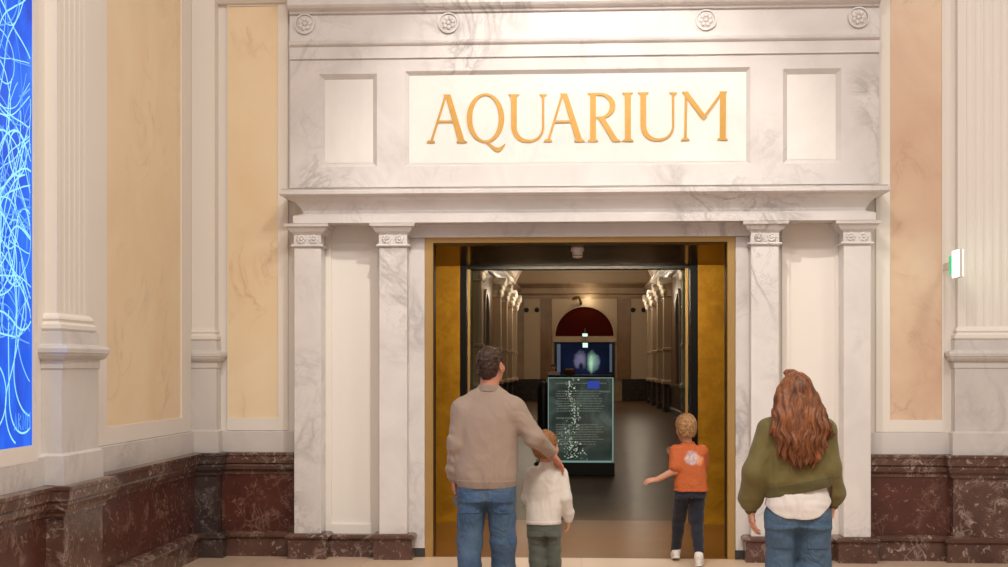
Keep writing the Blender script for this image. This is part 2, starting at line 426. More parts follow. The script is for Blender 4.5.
def let_A(xl, xa, xr, yt, yb):
    b = MB(F0)
    stroke(b, xa - 1, yt, 2.4, xl, yb, 2.4); stroke(b, xa + 1.0, yt, 5.2, xr, yb, 6.6)
    fr = (121.5 - yt) / (yb - yt)
    xla = xa - 1 + (xl - xa + 1) * fr; xra = xa + 1 + (xr - xa - 1) * fr
    b.prism(PZ([(xla, 120.6), (xra, 120.6), (xra, 122.8), (xla, 122.8)]), LT0, T1())
    b.prism(PZ([(xa - 3.6, yt - .3), (xa + 3.6, yt - .3), (xa + 3.0, yt + 2), (xa - 2.6, yt + 1.6)]), LT0, T1())
    serif(b, xl - 4.3, xl + 4.3, yb, -1); serif(b, xr - 5.4, xr + 5.4, yb, -1)
    letter_done(b)
def let_U(xa, xb, yt, yb):
    b = MB(F0); k = 24; yc = yb - 15.5
    stroke(b, xa, yt, 5.6, xa, yc, 5.6); stroke(b, xb, yt, 2.3, xb, yc, 2.3)
    o, i = [], []
    xo0, xo1, xi0, xi1 = xa - 2.8, xb + 1.15, xa + 2.8, xb - 1.15
    for j in range(k + 1):
        a = math.pi - math.pi * j / k
        sx = lambda lo, hi: (lo + hi) / 2 + (hi - lo) / 2 * math.copysign(abs(math.cos(a)) ** .9, math.cos(a))
        o.append((sx(xo0, xo1), yc + math.sin(a) * (yb + .3 - yc))); i.append((sx(xi0, xi1), yc + math.sin(a) * (yb - 2.4 - yc)))
    b.ring(PZ(o), PZ(i), LT0, T1(), closed=False)
    serif(b, xa - 5.6, xa + 5.6, yt, 1); serif(b, xb - 3.9, xb + 3.9, yt, 1)
    letter_done(b)
let_A(431, 447, 462, 95, 143)
b = MB(F0); k = 44                                # Q
cx, cy, rx, ry = 485.6, 118.2, 18.7, 24.6
o = [(cx + rx * math.cos(2*math.pi*j/k), cy + ry * math.sin(2*math.pi*j/k)) for j in range(k)]
i_ = [(cx + (rx - 5.4) * math.cos(2*math.pi*j/k - .12), cy + (ry - 2.2) * math.sin(2*math.pi*j/k - .12)) for j in range(k)]
b.ring(PZ(o), PZ(i_), LT0, T1())
o = [(484.5, 141), (488, 142), (492, 145), (495.5, 147.3), (499, 147.8), (502.5, 145.8), (505, 143.6)]
i_ = [(486, 143.0), (489, 145.5), (492.5, 149), (496, 151.6), (499.5, 152.0), (502.2, 149.5), (505.4, 144.6)]
b.ring(PZ(o), PZ(i_), LT0, T1(), closed=False); letter_done(b)
let_U(514, 543.2, 94.5, 142.3)
let_A(548, 563.6, 579.5, 94, 142)
b = MB(F0)                                        # R
stroke(b, 593, 93.5, 5.8, 593, 141.5, 5.8); serif(b, 587.6, 598.2, 141.8, -1); serif(b, 587.2, 598, 93.2, 1)
o, i_ = [], []
for j in range(25):
    a = -math.pi / 2 + math.pi * j / 24
    o.append((600.5 + 14.8 * math.cos(a), 106 + 12.9 * math.sin(a))); i_.append((600 + 9.8 * math.cos(a), 106.2 + 10.6 * math.sin(a)))
o = [(594, 93.1)] + o + [(594, 118.9)]; i_ = [(594, 95.6)] + i_ + [(594, 116.8)]
b.ring(PZ(o), PZ(i_), LT0, T1(), closed=False)
stroke(b, 600.8, 117.6, 6.2, 615.3, 141, 6.4); b.prism(PZ([(611.5, 140), (618.5, 139.3), (620.2, 141.2), (620, 141.8), (612.5, 141.8)]), LT0, T1()); letter_done(b)
b = MB(F0); stroke(b, 627.8, 93, 5.8, 627.8, 141.4, 5.8); serif(b, 622.2, 633.4, 141.6, -1); serif(b, 622, 633.2, 92.8, 1); letter_done(b)
let_U(643.2, 673, 92.5, 141.0)
b = MB(F0)                                        # M
stroke(b, 686, 94, 2.5, 685.2, 140.5, 2.6); stroke(b, 722.8, 92, 5.6, 722.6, 140, 6.0)
stroke(b, 684.8, 92.2, 6.2, 703.6, 117.5, 6.2); stroke(b, 722.2, 92.2, 2.9, 703.6, 117.5, 2.9)
b.prism(PZ([(700.4, 117.3), (706.7, 117.3), (703.4, 120.6)]), LT0, T1())
b.prism(PZ([(681.8, 91.8), (688, 91.8), (687.5, 93.4), (683.5, 93.4)]), LT0, T1())
b.prism(PZ([(719.5, 91.6), (727, 91.6), (726.8, 92.8), (725, 94.4), (719.5, 93.2)]), LT0, T1())
serif(b, 681, 689.6, 140.8, -1); serif(b, 717, 727.6, 140.4, -1); letter_done(b)

# ---- portal pilasters
NP = .24
specs = [(294, 321, 'outer marble pilaster of the portal, by the blue picture side'), (379, 407, 'inner marble pilaster left of the gold door frame, behind the man'), (751, 779, 'inner marble pilaster right of the gold door frame, behind the woman'), (843.5, 871, 'outer marble pilaster of the portal, beside the pink-beige panel')]
for a, c, lab in specs:
    u0, u1 = U(a, NP), U(c, NP); zf = lambda py: Z(py, NP, a)
    t = thing('pilaster', lab, 'pilaster', ((u0 + u1) / 2, YW - NP / 2, 0), 'marble pilasters flanking the portal')
    zb = Z(534.5, NP)
    MB(F0).box(u0, u1, .001, NP, zb, Z(246, NP), .006).build('shaft', M['marble_pil'], t)
    q = lambda py: Z(py, .28)
    cap = MB(F0).mold(u0, u1, .001, NP, [(.0, q(246)), (.018, q(246)), (.024, q(245)), (.018, q(243.8)), (.002, q(243)), (.0, q(234)), (.012, q(232.5)), (.03, q(231)), (.045, q(228.5)), (.05, q(227.5)), (.05, q(226.5)), (.07, q(226)), (.075, q(223.2))]).build('capital', M['marble'], t)
    for s_ in (.27, .73):
        cu = u0 + (u1 - u0) * s_; cz = q(238.4); b = MB(F0)
        for j in range(8):
            an = 2 * math.pi * j / 8
            b.ball((cu + .026 * math.cos(an), NP + .006, cz + .026 * math.sin(an)), (.014, .012, .014), 6)
        b.ball((cu, NP + .012, cz), (.015, .014, .015), 6)
        b.build('rosette', M['marble'], cap, smooth=True)
    pl = [(.03, 0), (.03, zb - .045), (.05, zb - .035), (.055, zb - .02), (.04, zb - .006), (.03, zb)]
    MB(F0).mold(u0 - .015, u1 + .015, .001, NP, pl).build('plinth', M['rosso'], t)
# niches, jamb strips
for a, c, k in ((321.5, 379, 5), (779.5, 843, 6)):
    u0, u1 = U(a, .02) + .02, U(c, .02) - .0
    z0, z1 = Z(534, .02), Z(222, .02)
    bw = .065
    struct(MB(F0).ring([(u0, z0), (u1, z0), (u1, z1), (u0, z1)], [(u0 + bw, z0 + .08), (u1 - bw, z0 + .08), (u1 - bw, z1 - .02), (u0 + bw, z1 - .02)], .001, .022).build(f'trim_{k}', M['plaster']), 'raised border of the plaster niche')
    struct(MB(F0).run(u0 - .02, u1 + .02, .001, .10, [(.0, 0), (.0, z0 - .045), (.02, z0 - .035), (.025, z0 - .02), (.01, z0 - .005), (0, z0)]).build('baseboard_niche', M['rosso']))
for a, c, k in ((407.5, 424.8, 7), (735.3, 750.5, 8)):
    struct(MB(F0).box(U(a, .06), U(c, .07), .001, .08, Z(548, .08), Z(238.2, .08)).build(f'trim_{k}', M['marble']), 'plain marble strip beside the gold frame')
    struct(MB(F0).box(U(a + 4 if a < 500 else a, .08), U(c if a < 500 else c - 3, .08), .001, .075, 0, Z(548.2, .08)).build('baseboard_portal', M['dark_stone']))

# ---- dado profiles (n out from the wall)
PLINTH = [(.10, 0), (.10, .155), (.125, .17), (.13, .19), (.105, .205), (.07, .213)]
DIE = [(.04, .213), (.04, .70)]
CAP = [(.05, .70), (.05, .72), (.075, .745), (.085, .775), (.08, .79), (.10, .80), (.105, .86), (.115, .865), (.115, .885), (.10, .89)]
BAND = [(.035, .89), (.035, 1.065), (.02, 1.072)]
def dado(mp, u0, u1, nb, nf, side):
    for nm, pr, m in (('baseboard_' + side, PLINTH, 'rosso'), ('trim_panel_' + side, DIE, 'rosso_die'), ('trim_dado_' + side, CAP, 'rosso'), ('trim_band_' + side, BAND, 'marble_grey')):
        struct(MB(mp).run(u0, u1, nb, nf, pr).build(nm, M[m]))
# pedestal + shaft of a wall pilaster
def wall_pilaster(mp, u0, u1, nf, lab, loc, flutes=0, dado_mat='rosso', ins=.05, lo=1.0):
    t = thing('pilaster', lab, 'pilaster', loc)
    MB(mp).mold(u0, u1, .001, nf, [(o * .8, z) for o, z in PLINTH], lo).build('plinth', M[dado_mat], t)
    MB(mp).mold(u0, u1, .001, nf, [(.02, .213), (.02, .70)], lo).build('dado_die', M[dado_mat], t)
    MB(mp).mold(u0, u1, .001, nf, [(o * .75, z) for o, z in CAP], lo).build('dado_cap', M[dado_mat], t)
    MB(mp).mold(u0, u1, .001, nf, [(.025, .89), (.025, 1.07), (.0, 1.085)], lo).build('pedestal_base', M['marble_grey'], t)
    MB(mp).mold(u0, u1, .001, nf, [(0, 1.085), (0, 1.61)], lo).build('pedestal', M['marble_grey'], t)
    MB(mp).mold(u0, u1, .001, nf, [(.004, 1.61), (.008, 1.612), (.008, 1.665), (.03, 1.672), (.045, 1.69), (.05, 1.70), (.05, 1.706), (.058, 1.71), (.06, 1.735), (.05, 1.75), (.012, 1.758), (.005, 1.765), (.0, 1.84), (.0, 1.845)], lo).build('ledge', M['marble_grey'], t)
    MB(mp).mold(u0 + ins * .4 * lo, u1 - ins * .4, .001, nf - ins * .4, [(.0, 1.846), (.012, 1.86), (.012, 1.885), (-.005, 1.895), (-.01, 1.905), (.0, 1.92), (-.005, 1.935), (-ins * .5, 1.955)], lo).build('shaft_base', M['plaster'], t)
    b = MB(mp); a, c, f = u0 + ins * lo, u1 - ins, nf - ins
    pts = [(a, .001), (a, f)]
    if flutes:
        m = .06; w = (c - a - 2 * m) / flutes
        for i in range(flutes):
            s = a + m + i * w
            for q in range(7):
                an = math.pi * q / 6
                pts.append((s + w * .5 - (w * .36) * math.cos(an), f - (.007 if flutes > 6 else .003) * math.sin(an)))
    pts += [(c, f), (c, .001)]
    b.loft([[(x, y, z) for x, y in pts] for z in (1.95, 8.2)])
    b.build('shaft', M['plaster'], t)
    return t

# left wall: two bays divided by a pilaster
PU0, PU1 = YX(41, XL), YX(98.5, XL + .13)
dado(L0, -17, PU0 - .02, .001, 0, 'left'); dado(L0, PU1 + .02, YW - .16, .001, 0, 'left')
wall_pilaster(L0, PU0, PU1, .13, 'broad white pilaster on grey pedestal between the blue picture and yellow panel', (XL, PU0, 0), 5, 'rosso')
wall_pilaster(F0, XL + .002, U(216.3, .15), .15, 'narrow white corner pier with grey pedestal between two yellow marble panels', (U(210, .15), YW - .15, 0), 0, 'rosso_dark', ins=.02, lo=0.0)
dado(F0, U(216.3, .15) + .022, U(293.5, NP) - .03, .001, 0, 'front')
RP0, RP1 = U(955, .12), U(1046, .12)
dado(F0, U(871.5, NP) + .03, RP0 - .02, .001, 0, 'front')
rp = wall_pilaster(F0, RP0, RP1, .12, 'fluted white pilaster on grey pedestal behind the green exit sign', (RP0, YW - .2, 0), 8, 'rosso', ins=.03)
dado(F0, RP1 + .1, 9, .001, 0, 'front')

# yellow marble panels with white borders
def stone_panel(mp, u0, u1, z0, z1, f0, f1, g0, g1, m, lab, loc):
    t = thing('marble_panel', lab, 'wall panel', loc)
    MB(mp).box(u0, u1, .001, .012, z0, z1).build('slab', M[m], t)
    MB(mp).ring([(f0, g0), (f1, g0), (f1, g1), (f0, g1)], [(u0, z0), (u1, z0), (u1, z1), (u0, z1)], .001, .024).build('border', M['plaster'], t)
stone_panel(F0, U(228, .02), U(278, .02), Z(418, .02, 250), Z(6, .02, 250), U(216.3, .15) + .062, U(288, .02), 1.075, Z(2.5, .02, 250), 'siena', 'yellow marble wall panel on the far wall beside the portal', (U(253, 0), YW, 1.2))
stone_panel(F0, U(890, .02), U(942, .02), Z(420, .02, 915), Z(-4, .02, 915), U(876, .02), RP0 - .066, 1.075, Z(-8, .02, 915), 'siena_pink', 'pinkish yellow marble wall panel between the portal and the exit sign', (U(915, 0), YW, 1.2))
pu0, pu1 = YX(107, XL + .024), YX(180.5, XL + .012)
stone_panel(L0, pu0, pu1, ZLW(180, 417.5), 4.69, PU1 + .065, YW - .225, 1.075, 4.75, 'siena', 'wide yellow marble panel on the side wall beside the broad pilaster', (XL, pu0, 1.2))

# ---- blue luminous picture
bu1 = YX(33, XL + .036); bu0 = bu1 - 1.9; bz0 = ZLW(33.5, 445, XL + .03); bz1 = 6.2
t = thing('luminous_picture', 'tall glowing blue picture of tangled light trails on the side wall', 'picture', (XL, bu1 - .9, bz0))
def blue_m():
    t_ = NT('glowing_blue_print').set(Roughness=.3, Specular_IOR_Level=.1)
    v = t_.coord((1, 1, .7), world=True)
    c = t_.ramp(t_.noise(v, 2.4, 5, .8), [(.3, srgb(0, 66, 205)), (.48, srgb(0, 92, 236)), (.62, srgb(20, 116, 246)), (.76, srgb(96, 140, 250))])
    t_.base((.01, .02, .06, 1)); t_.t.links.new(c, t_.b.inputs['Emission Color']); t_.b.inputs['Emission Strength'].default_value = 1.0
    return t_.mat
M['blue'] = blue_m(); M['trail'] = emit('pale_cyan_light', srgb(150, 226, 255), 1.15); M['trail_dim'] = emit('blue_white_light', srgb(90, 170, 255), 1.0)
MB(L0).box(bu0, bu1, .001, .03, bz0, bz1).build('print', M['blue'], t)
MB(L0).ring([(bu0 - .1, bz0 - .1), (bu1 + .075, bz0 - .1), (bu1 + .075, bz1 + .1), (bu0 - .1, bz1 + .1)], [(bu0, bz0), (bu1, bz0), (bu1, bz1), (bu0, bz1)], .001, .036).build('border', M['plaster'], t)
rng = random.Random(5)
b = MB(L0); b2 = MB(L0)
def ribbon(bb, pts, w, n):
    k = len(pts)
    lo, hi = [], []
    for i in range(k):
        p, q = pts[max(i - 1, 0)], pts[min(i + 1, k - 1)]
        dx, dz = q[0] - p[0], q[1] - p[1]; l = math.hypot(dx, dz) or 1
        lo.append((pts[i][0] - dz / l * w, pts[i][1] + dx / l * w)); hi.append((pts[i][0] + dz / l * w, pts[i][1] - dx / l * w))
    A = [bb.v((u, n, z)) for u, z in lo]; B = [bb.v((u, n, z)) for u, z in hi]
    for i in range(k - 1): bb.bm.faces.new((A[i], A[i+1], B[i+1], B[i]))
def inside(u, z): return bu0 + .02 < u < bu1 - .02 and bz0 + .02 < z < bz1 - .02
for s in range(230):
    dense = rng.random()
    z = rng.gauss(2.1, .33) if dense < .62 else rng.uniform(2.0, 4.9)
    u = rng.uniform(bu0, bu1); a = rng.uniform(0, 6.28); kap = rng.uniform(-6, 6); pts = []
    for i in range(70):
        if not inside(u, z) or z < 1.66 + .14 * math.sin(u * 9): break
        pts.append((u, z)); u += .03 * math.cos(a); z += .03 * math.sin(a); a += kap * .03; kap += rng.gauss(0, 1.3); kap = max(-9, min(9, kap)) * (.97 if dense < .7 else .9)
    if len(pts) > 6:
        bb = b if s % 3 else b2
        ribbon(bb, pts, rng.uniform(.0028, .0062), .0305 + s * 1e-5)
for (u, z, a, kap) in ((bu1 - .35, 1.95, -1.6, .2), (bu1 - .12, 2.0, -1.9, -.5), (bu1 - .9, 1.9, -1.4, .4), (bu1 - .3, 2.2, -1.2, -1.2), (bu1 - 1.3, 2.0, -1.5, .3)):
    pts = []
    for i in range(60):
        if not inside(u, z): break
        pts.append((u, z)); u += .025 * math.cos(a); z += .025 * math.sin(a); a += kap * .025 + (.12 if i > 20 else 0)
    ribbon(b, pts, .006, .0325)
lt = b.build('light_trails', M['trail'], t); lt['kind'] = 'stuff'
lt = b2.build('light_trails', M['trail_dim'], t); lt['kind'] = 'stuff'
b = MB(L0)                                       # signature, illegible in the photograph
sx, sz = bu1 - .27, bz0 + .10
for dx, pts in ((0, [(0, 0), (.02, .1), (.04, 0)]), (.06, [(0, 0), (0, .1), (.035, .08), (0, .05), (.04, 0)]), (.125, [(0, 0), (0, .1), (.04, 0), (.04, .1)]), (.19, [(0, 0), (0, .1), (.02, .05), (.04, .1), (.04, 0)])):
    ribbon(b, [(sx + dx + x, sz + z) for x, z in pts], .006, .033)
b.build('signature', M['trail_dim'], t)

# ---- exit sign sticking out beside the fluted pilaster
ex = U(951.0, .3); yb = YW - .03
t = thing('exit_sign', 'glowing green and white exit sign projecting from the wall by the fluted pilaster', 'exit sign', (ex, yb - .15, W(955, 263, -.2)[1]))
M['exit_white'] = emit('exit_sign_white', (.80, 1.0, .88, 1), 5.0); M['exit_green'] = emit('exit_sign_green', (.03, .45, .2, 1), 1.2)
zc = W(955, 265.5, -.2)[1]
ys0, ys1 = YX(959.3, ex), YX(952.3, ex)
MB().box(ex, ex + .03, ys0, ys1, zc - .115, zc + .115, .004).build('casing', M['white_plastic'], t)
MB().box(ex - .003, ex - .0005, ys0 + .006, ys1 - .006, zc - .108, zc + .108).build('lit_face', M['exit_white'], t)
MB().box(ex + .0305, ex + .033, ys0 + .006, ys1 - .006, zc - .108, zc + .108).build('lit_face', M['exit_white'], t)
MB().box(ex - .004, ex + .026, ys1 + .004, YX(949.2, ex), zc - .075, zc + .075).build('arrow_field', M['exit_green'], t)
MB().box(ex + .005, ex + .02, YX(949.2, ex), YW - .026, zc - .03, zc + .03).build('bracket', M['white_plastic'], t)
# ================================================================== THE LONG HALL
y0h = VB + .3
SPR = 5.35                                        # spring of the vault
def hall_wall(mp, side):
    struct(MB(mp).box(y0h, HB, -.3, 0, 0, SPR + .05).build('wall_hall_' + side, M['hall_brown']))
    struct(MB(mp).run(y0h, HB, .001, 0, [(.12, 0), (.12, .18), (.06, .22), (.06, .86), (.12, .92), (.12, 1.0), (.0, 1.02)]).build('baseboard_hall_' + side, M['hall_dado']))
    struct(MB(mp).run(y0h, HB, .001, 0, [(.06, 4.86), (.10, 4.9), (.12, 5.0), (.12, 5.05), (.25, 5.2), (.32, 5.25), (.32, 5.34)]).build('trim_hall_' + side, M['hall_wall']))
hall_wall(LEFTW(-HX), 'left'); hall_wall(RIGHTW(HX), 'right')
struct(MB().box(-HX - .3, HX + .3, HB, HB + .3, 0, 9.2).build('wall_hall_end', M['hall_wall']))
struct(MB(FRONT(HB)).prism([(HX * .995 * math.cos(math.pi * i / 24), SPR + .02 + HX * .99 * math.sin(math.pi * i / 24)) for i in range(25)], .001, .03).build('wall_hall_lunette', M['hall_pale']))
struct(MB().box(-VW - 1.6, -VW, y0h - .3, y0h, 0, 9).build('wall_hall_front_left', M['hall_wall']))
struct(MB().box(VW, VW + 1.6, y0h - .3, y0h, 0, 9).build('wall_hall_front_right', M['hall_wall']))
struct(MB().box(-VW, VW, y0h - .02, y0h, VC + .16, 9).build('wall_hall_front_upper', M['hall_wall']))
b = MB()
k = 28
arc = [(HX * math.cos(math.pi * i / k), SPR + HX * math.sin(math.pi * i / k)) for i in range(k + 1)]
arc2 = [((HX + .25) * math.cos(math.pi * i / k), SPR + (HX + .25) * math.sin(math.pi * i / k)) for i in range(k + 1)]
b.loft([[(x, y, z) for x, z in arc] + [(x, y, z) for x, z in reversed(arc2)] for y in (y0h - .02, HB + .02)])
struct(b.build('ceiling_hall', M['hall_pale']), 'barrel vault of the long hall')

s_end = FPX / (HB - CAMY)
def E(px, py, y=HB): return W(px, py, y)
# end wall dressings
mpE = FRONT(HB)
def eb(px0, px1, py0, py1, n0, n1, name, m, st=True):
    a, z1 = E(px0, py0); c, z0 = E(px1, py1)
    o = MB(mpE).box(a, c, n0, n1, z0, z1).build(name, M[m])
    return struct(o) if st else o
eb(516, 548, 379, 401, .001, .14, 'baseboard_hall_end', 'hall_dado'); eb(622, 655, 379, 401, .001, .14, 'baseboard_hall_end', 'hall_dado')
a, _ = E(517, 290); c, _ = E(654, 290)
struct(MB(mpE).run(a, c, .001, 0, [(.06, E(0, 299)[1]), (.06, E(0, 297)[1]), (.14, E(0, 296)[1]), (.08, E(0, 295)[1]), (.08, E(0, 290)[1]), (.2, E(0, 288)[1]), (.34, E(0, 286)[1]), (.34, E(0, 285)[1])]).build('trim_hall_end', M['hall_wall']))
for p0, p1 in ((524, 540.5), (631, 647)):
    eb(p0, p1, 299, 379, .001, .05, 'wall_hall_end_panel', 'hall_pale')
for p0, p1 in ((541, 551.5), (617.5, 630)):
    eb(p0, p1, 299, 379, .001, .10, 'wall_hall_end_pier', 'hall_brown')
eb(552, 617, 299, 378, .001, .02, 'wall_hall_end_bay', 'hall_pale')
# semicircular dark red fanlight with archivolt, beam and the dark opening under it
ac, az = E(584.5, 336); R_ = 29 / s_end
half = lambda r: [(ac + r * math.cos(math.pi * i / 32), az + r * math.sin(math.pi * i / 32)) for i in range(33)]
w1 = thing('arched_panel', 'dark red half round panel over the aquarium screen on the far end wall', 'arched panel', (ac, HB - .1, az))
MB(mpE).prism(half(R_), .021, .06).build('field', M['arch_red'], w1)
MB(mpE).ring(half(R_ * 1.06), half(R_), .021, .16, closed=False).build('arch_moulding', M['hall_pale'], w1)
eb(553, 616, 336.6, 342, .021, .2, 'trim_hall_beam', 'hall_pale')

# glowing aquarium screen below the arch
t = thing('aquarium_screen', 'wide dark blue aquarium screen with a pale glowing shape below the red arch', 'screen', (ac, HB - .2, .6))
M['tank'] = None
def tank_m():
    t_ = NT('dark_blue_screen').set(Roughness=.5, Specular_IOR_Level=.1)
    v = t_.coord(); x, y, z = t_.n('ShaderNodeSeparateXYZ', {0: v}).outputs
    c = t_.ramp(t_.noise(v, .9, 4), [(.35, srgb(2, 6, 18)), (.6, srgb(4, 12, 34)), (.75, srgb(8, 24, 48))])
    def glow(c, px, py, rx, ry, col, k, soft=.5):
        X, Z_ = E(px, py); sc = 21.0
        dx = t_.math('DIVIDE', t_.math('SUBTRACT', x, X - ac), rx / sc); dz = t_.math('DIVIDE', t_.math('SUBTRACT', z, Z_ - .6), ry / sc)
        d = t_.math('SQRT', t_.math('ADD', t_.math('MULTIPLY', dx, dx), t_.math('MULTIPLY', dz, dz)))
        d = t_.math('ADD', d, t_.math('MULTIPLY', t_.math('SUBTRACT', t_.noise(v, 5, 4, .8), .5), .9))
        m = t_.n('ShaderNodeMapRange', {0: d, 1: 1 + soft, 2: 1 - soft, 3: 0.0, 4: k}).outputs[0]
        return t_.mix(m, c, col)
    c = glow(c, 584, 363, 13, 10, srgb(22, 28, 62), .8, .8)
    c = glow(c, 581, 360, 5.0, 7, srgb(116, 112, 140), .85); c = glow(c, 577, 362, 2.6, 5, srgb(108, 104, 130), .7)
    c = glow(c, 592.5, 361.5, 5, 7.5, srgb(132, 172, 150), .95); c = glow(c, 591, 364, 1.6, 6, srgb(186, 232, 190), .8, .7); c = glow(c, 597, 362.5, 2.6, 5, srgb(110, 120, 140), .6)
    c = glow(c, 581, 366.5, 2.0, 3.6, srgb(8, 12, 34), .95, .4); c = glow(c, 586.5, 360, .9, 8, srgb(8, 12, 34), .8, .5)
    t_.base((.005, .01, .03, 1)); t_.t.links.new(c, t_.b.inputs['Emission Color']); t_.b.inputs['Emission Strength'].default_value = .9
    return t_.mat
M['tank'] = tank_m()
a, z1 = E(557, 343); c, z0 = E(612, 378)
MB(mpE).box(a, c, .03, .12, z0, z1).build('pane', M['tank'], t)
q = .12
MB(mpE).ring([(a - q, z0), (c + q, z0), (c + q, z1 + .03), (a - q, z1 + .03)], [(a, z0 + .02), (c, z0 + .02), (c, z1), (a, z1)], .03, .18).build('frame', M['black_metal'], t)
M['side_glow'] = emit('pale_blue_edge_light', srgb(96, 110, 130), .5)
for p0, p1 in ((556.2, 560.5), (609.5, 612)):
    MB(mpE).box(E(p0, 0)[0], E(p1, 0)[0], .121, .125, E(0, 372)[1], z1 - .05).build('edge_light', M['side_glow'], t)
# little exit light, and a lit box added below as its reflection
M['exit_far'] = emit('far_exit_light', (.62, .95, .75, 1), 1.3)
for (px, py, w, h, lab) in ((585, 335, 2.8, 1.7, 'small lit exit sign on the lower edge of the red arch'), (585.2, 345.2, 2.7, 2.6, 'small lit square before the blue screen, added as reflection of the exit sign')):
    x, z = W(px, py, HB - (.5 if py < 340 else .9)); sc = s_end; H0 = HB; HB_ = HB - (0 if py < 340 else .4)
    t = thing('exit_sign', lab, 'exit sign', (x, HB_ - .5, z))
    MB().box(x - w / sc, x + w / sc, HB_ - .5, HB_ - .44, z - h / sc, z + h / sc).build('casing', M['grey_plastic'], t)
    MB().box(x - .9 * w / sc, x + .9 * w / sc, HB_ - .505, HB_ - .501, z - .85 * h / sc, z + .85 * h / sc).build('lit_face', M['exit_far'], t)
    MB().box(x - .015, x + .015, HB_ - .49, HB_ - .46, z + h / sc, z + h / sc + .24).build('hanger', M['grey_plastic'], t)
    MB().box(x - .015, x + .015, HB_ - .459, HB - .21, z + h / sc + .21, z + h / sc + .24).build('wall_arm', M['grey_plastic'], t)
# four dark round speakers on the pale panels
labs = ['far left round dark spot on the pale panel left of the red arch', 'round dark spot nearer the arch on the pale panel left of it', 'round dark spot nearer the arch on the pale panel right of it', 'far right round dark spot on the pale panel right of the red arch']
for px, lab in zip((526.5, 537, 633, 643.5), labs):
    x, z = E(px, 310)
    t = thing('round_vent', lab, 'vent', (x, HB - .05, z), 'dark round vents on the end wall')
    MB(mpE).lathe((x, .051, z), [(.115, 0), (.115, .03), (.09, .04)], 18, axis=1).build('rim', M['opening_dark'], t)
    MB(mpE).lathe((x, .051, z), [(.088, .03), (.088, .035), (.03, .05)], 18, axis=1).build('grille', M['opening_dark'], t)
# wall lamp over the arch
x, z = E(581, 303)
t = thing('sconce', 'curved dark wall lamp lighting the wall above the red arch', 'lamp', (x, HB - .3, z))
MB().tube([(x + .0, HB - .03, z - .04), (x, HB - .3, z - .02), (x - .02, HB - .5, z + .05), (x - .1, HB - .5, z + .24), (x - .26, HB - .5, z + .25)], .06, 8).build('arm', M['bronze'], t)
MB().lathe((x - .28, HB - .5, z + .22), [(.06, .06), (.14, -.02), (.15, -.1), (.10, -.1)], 14).build('lamp_shade', M['bronze'], t)

# hall pilasters with carved capitals
def hall_pil(mp, y, side, lab):
    X = -HX if side < 0 else HX
    t = thing('hall_pilaster', lab, 'pilaster', (X, y, 0), 'pilasters lining the long hall')
    MB(mp).mold(y - .5, y + .5, .13, .26, [(.02, 0), (.02, .2), (.0, .24), (.0, .86), (.02, .92), (.02, 1.0), (.0, 1.02)]).build('pedestal', M['hall_dado'], t)
    MB(mp).mold(y - .38, y + .38, .001, .26, [(.06, 1.021), (.06, 1.1), (.0, 1.16), (0, 2.2), (.03, 2.22), (.03, 2.3), (0, 2.32), (0, 4.15)]).build('shaft', M['hall_pale'], t)
    b = MB(mp).mold(y - .38, y + .38, .001, .26, [(0, 4.151), (.04, 4.17), (.0, 4.2), (.02, 4.4), (.10, 4.6), (.2, 4.72), (.2, 4.84)])
    cap = b.build('capital', M['hall_white'], t)
    b = MB(mp)
    for i in range(5):
        for j, (zz, nn) in enumerate(((4.32, .29), (4.5, .34), (4.66, .42))):
            b.ball((y - .38 + .19 * i, nn - .03, zz), (.12, .09, .14), 6)
    b.build('leaf_carving', M['hall_white'], cap, smooth=True)
ys = [29.5, 39.0, 43.2, 47.4, 51.4]
nth = ['first', 'second', 'third', 'fourth', 'last']
for i, y in enumerate(ys):
    hall_pil(LEFTW(-HX), y, -1, f'{nth[i]} pale pilaster with lit capital along the left wall of the hall')
    hall_pil(RIGHTW(HX), y, 1, f'{nth[i]} pale pilaster with lit capital along the right wall of the hall')
# arched dark recess between the first two pilasters, left and right
for mp, sd in ((LEFTW(-HX), 'left'), (RIGHTW(HX), 'right')):
    yc = 34.3; r = 1.1
    outl = [(yc - r, 1.05)] + [(yc + r * math.cos(math.pi - math.pi * i / 16), 3.1 + r * math.sin(math.pi * i / 16)) for i in range(17)] + [(yc + r, 1.05)]
    inl = [(yc + (u - yc) * .86, 1.05 if z < 1.1 else 3.1 + (z - 3.1) * .86) for u, z in outl]
    t = thing('wall_niche', f'dark arched recess in the {sd} wall of the hall before the lit capitals', 'niche', ((-HX if sd == 'left' else HX), yc, 1))
    MB(mp).ring(outl, inl, .001, .08, closed=False).build('surround', M['hall_wall'], t)
    MB(mp).prism(inl, .001, .01).build('recess', M['opening_dark'], t)
# white pointed spandrels where the vault meets the last bays
def spandrel(xt, yt_, xa, ya_, xb, k):
    yy = 48.0
    P = [W(xt, yt_, yy)]
    for i in range(9):
        f = i / 8; P.append(W(xt + (xb - xt) * f, yt_ - (yt_ - ya_) * (1 - (1 - f) ** 1.7), yy))
    for i in range(9):
        f = 1 - i / 8; P.append(W(xt + (xa - xt) * f, yt_ - (yt_ - ya_) * (1 - (1 - f) ** 1.7), yy)) if i < 8 else None
    c = (sum(p[0] for p in P) / len(P), sum(p[1] for p in P) / len(P))
    inn_ = [(c[0] + (p[0] - c[0]) * .72, c[1] + (p[1] - c[1]) * .72) for p in P]
    o = MB(FRONT(yy)).prism(P, -.08, 0).build('trim_hall_spandrel', M['hall_white']); struct(o)
    struct(MB(FRONT(yy)).ring(P, inn_, .001, .06).build('trim_hall_spandrel', M['hall_pale']))
spandrel(515.5, 283.5, 495, 258, 534, 1); spandrel(654.5, 283.5, 636, 258, 676, 2)

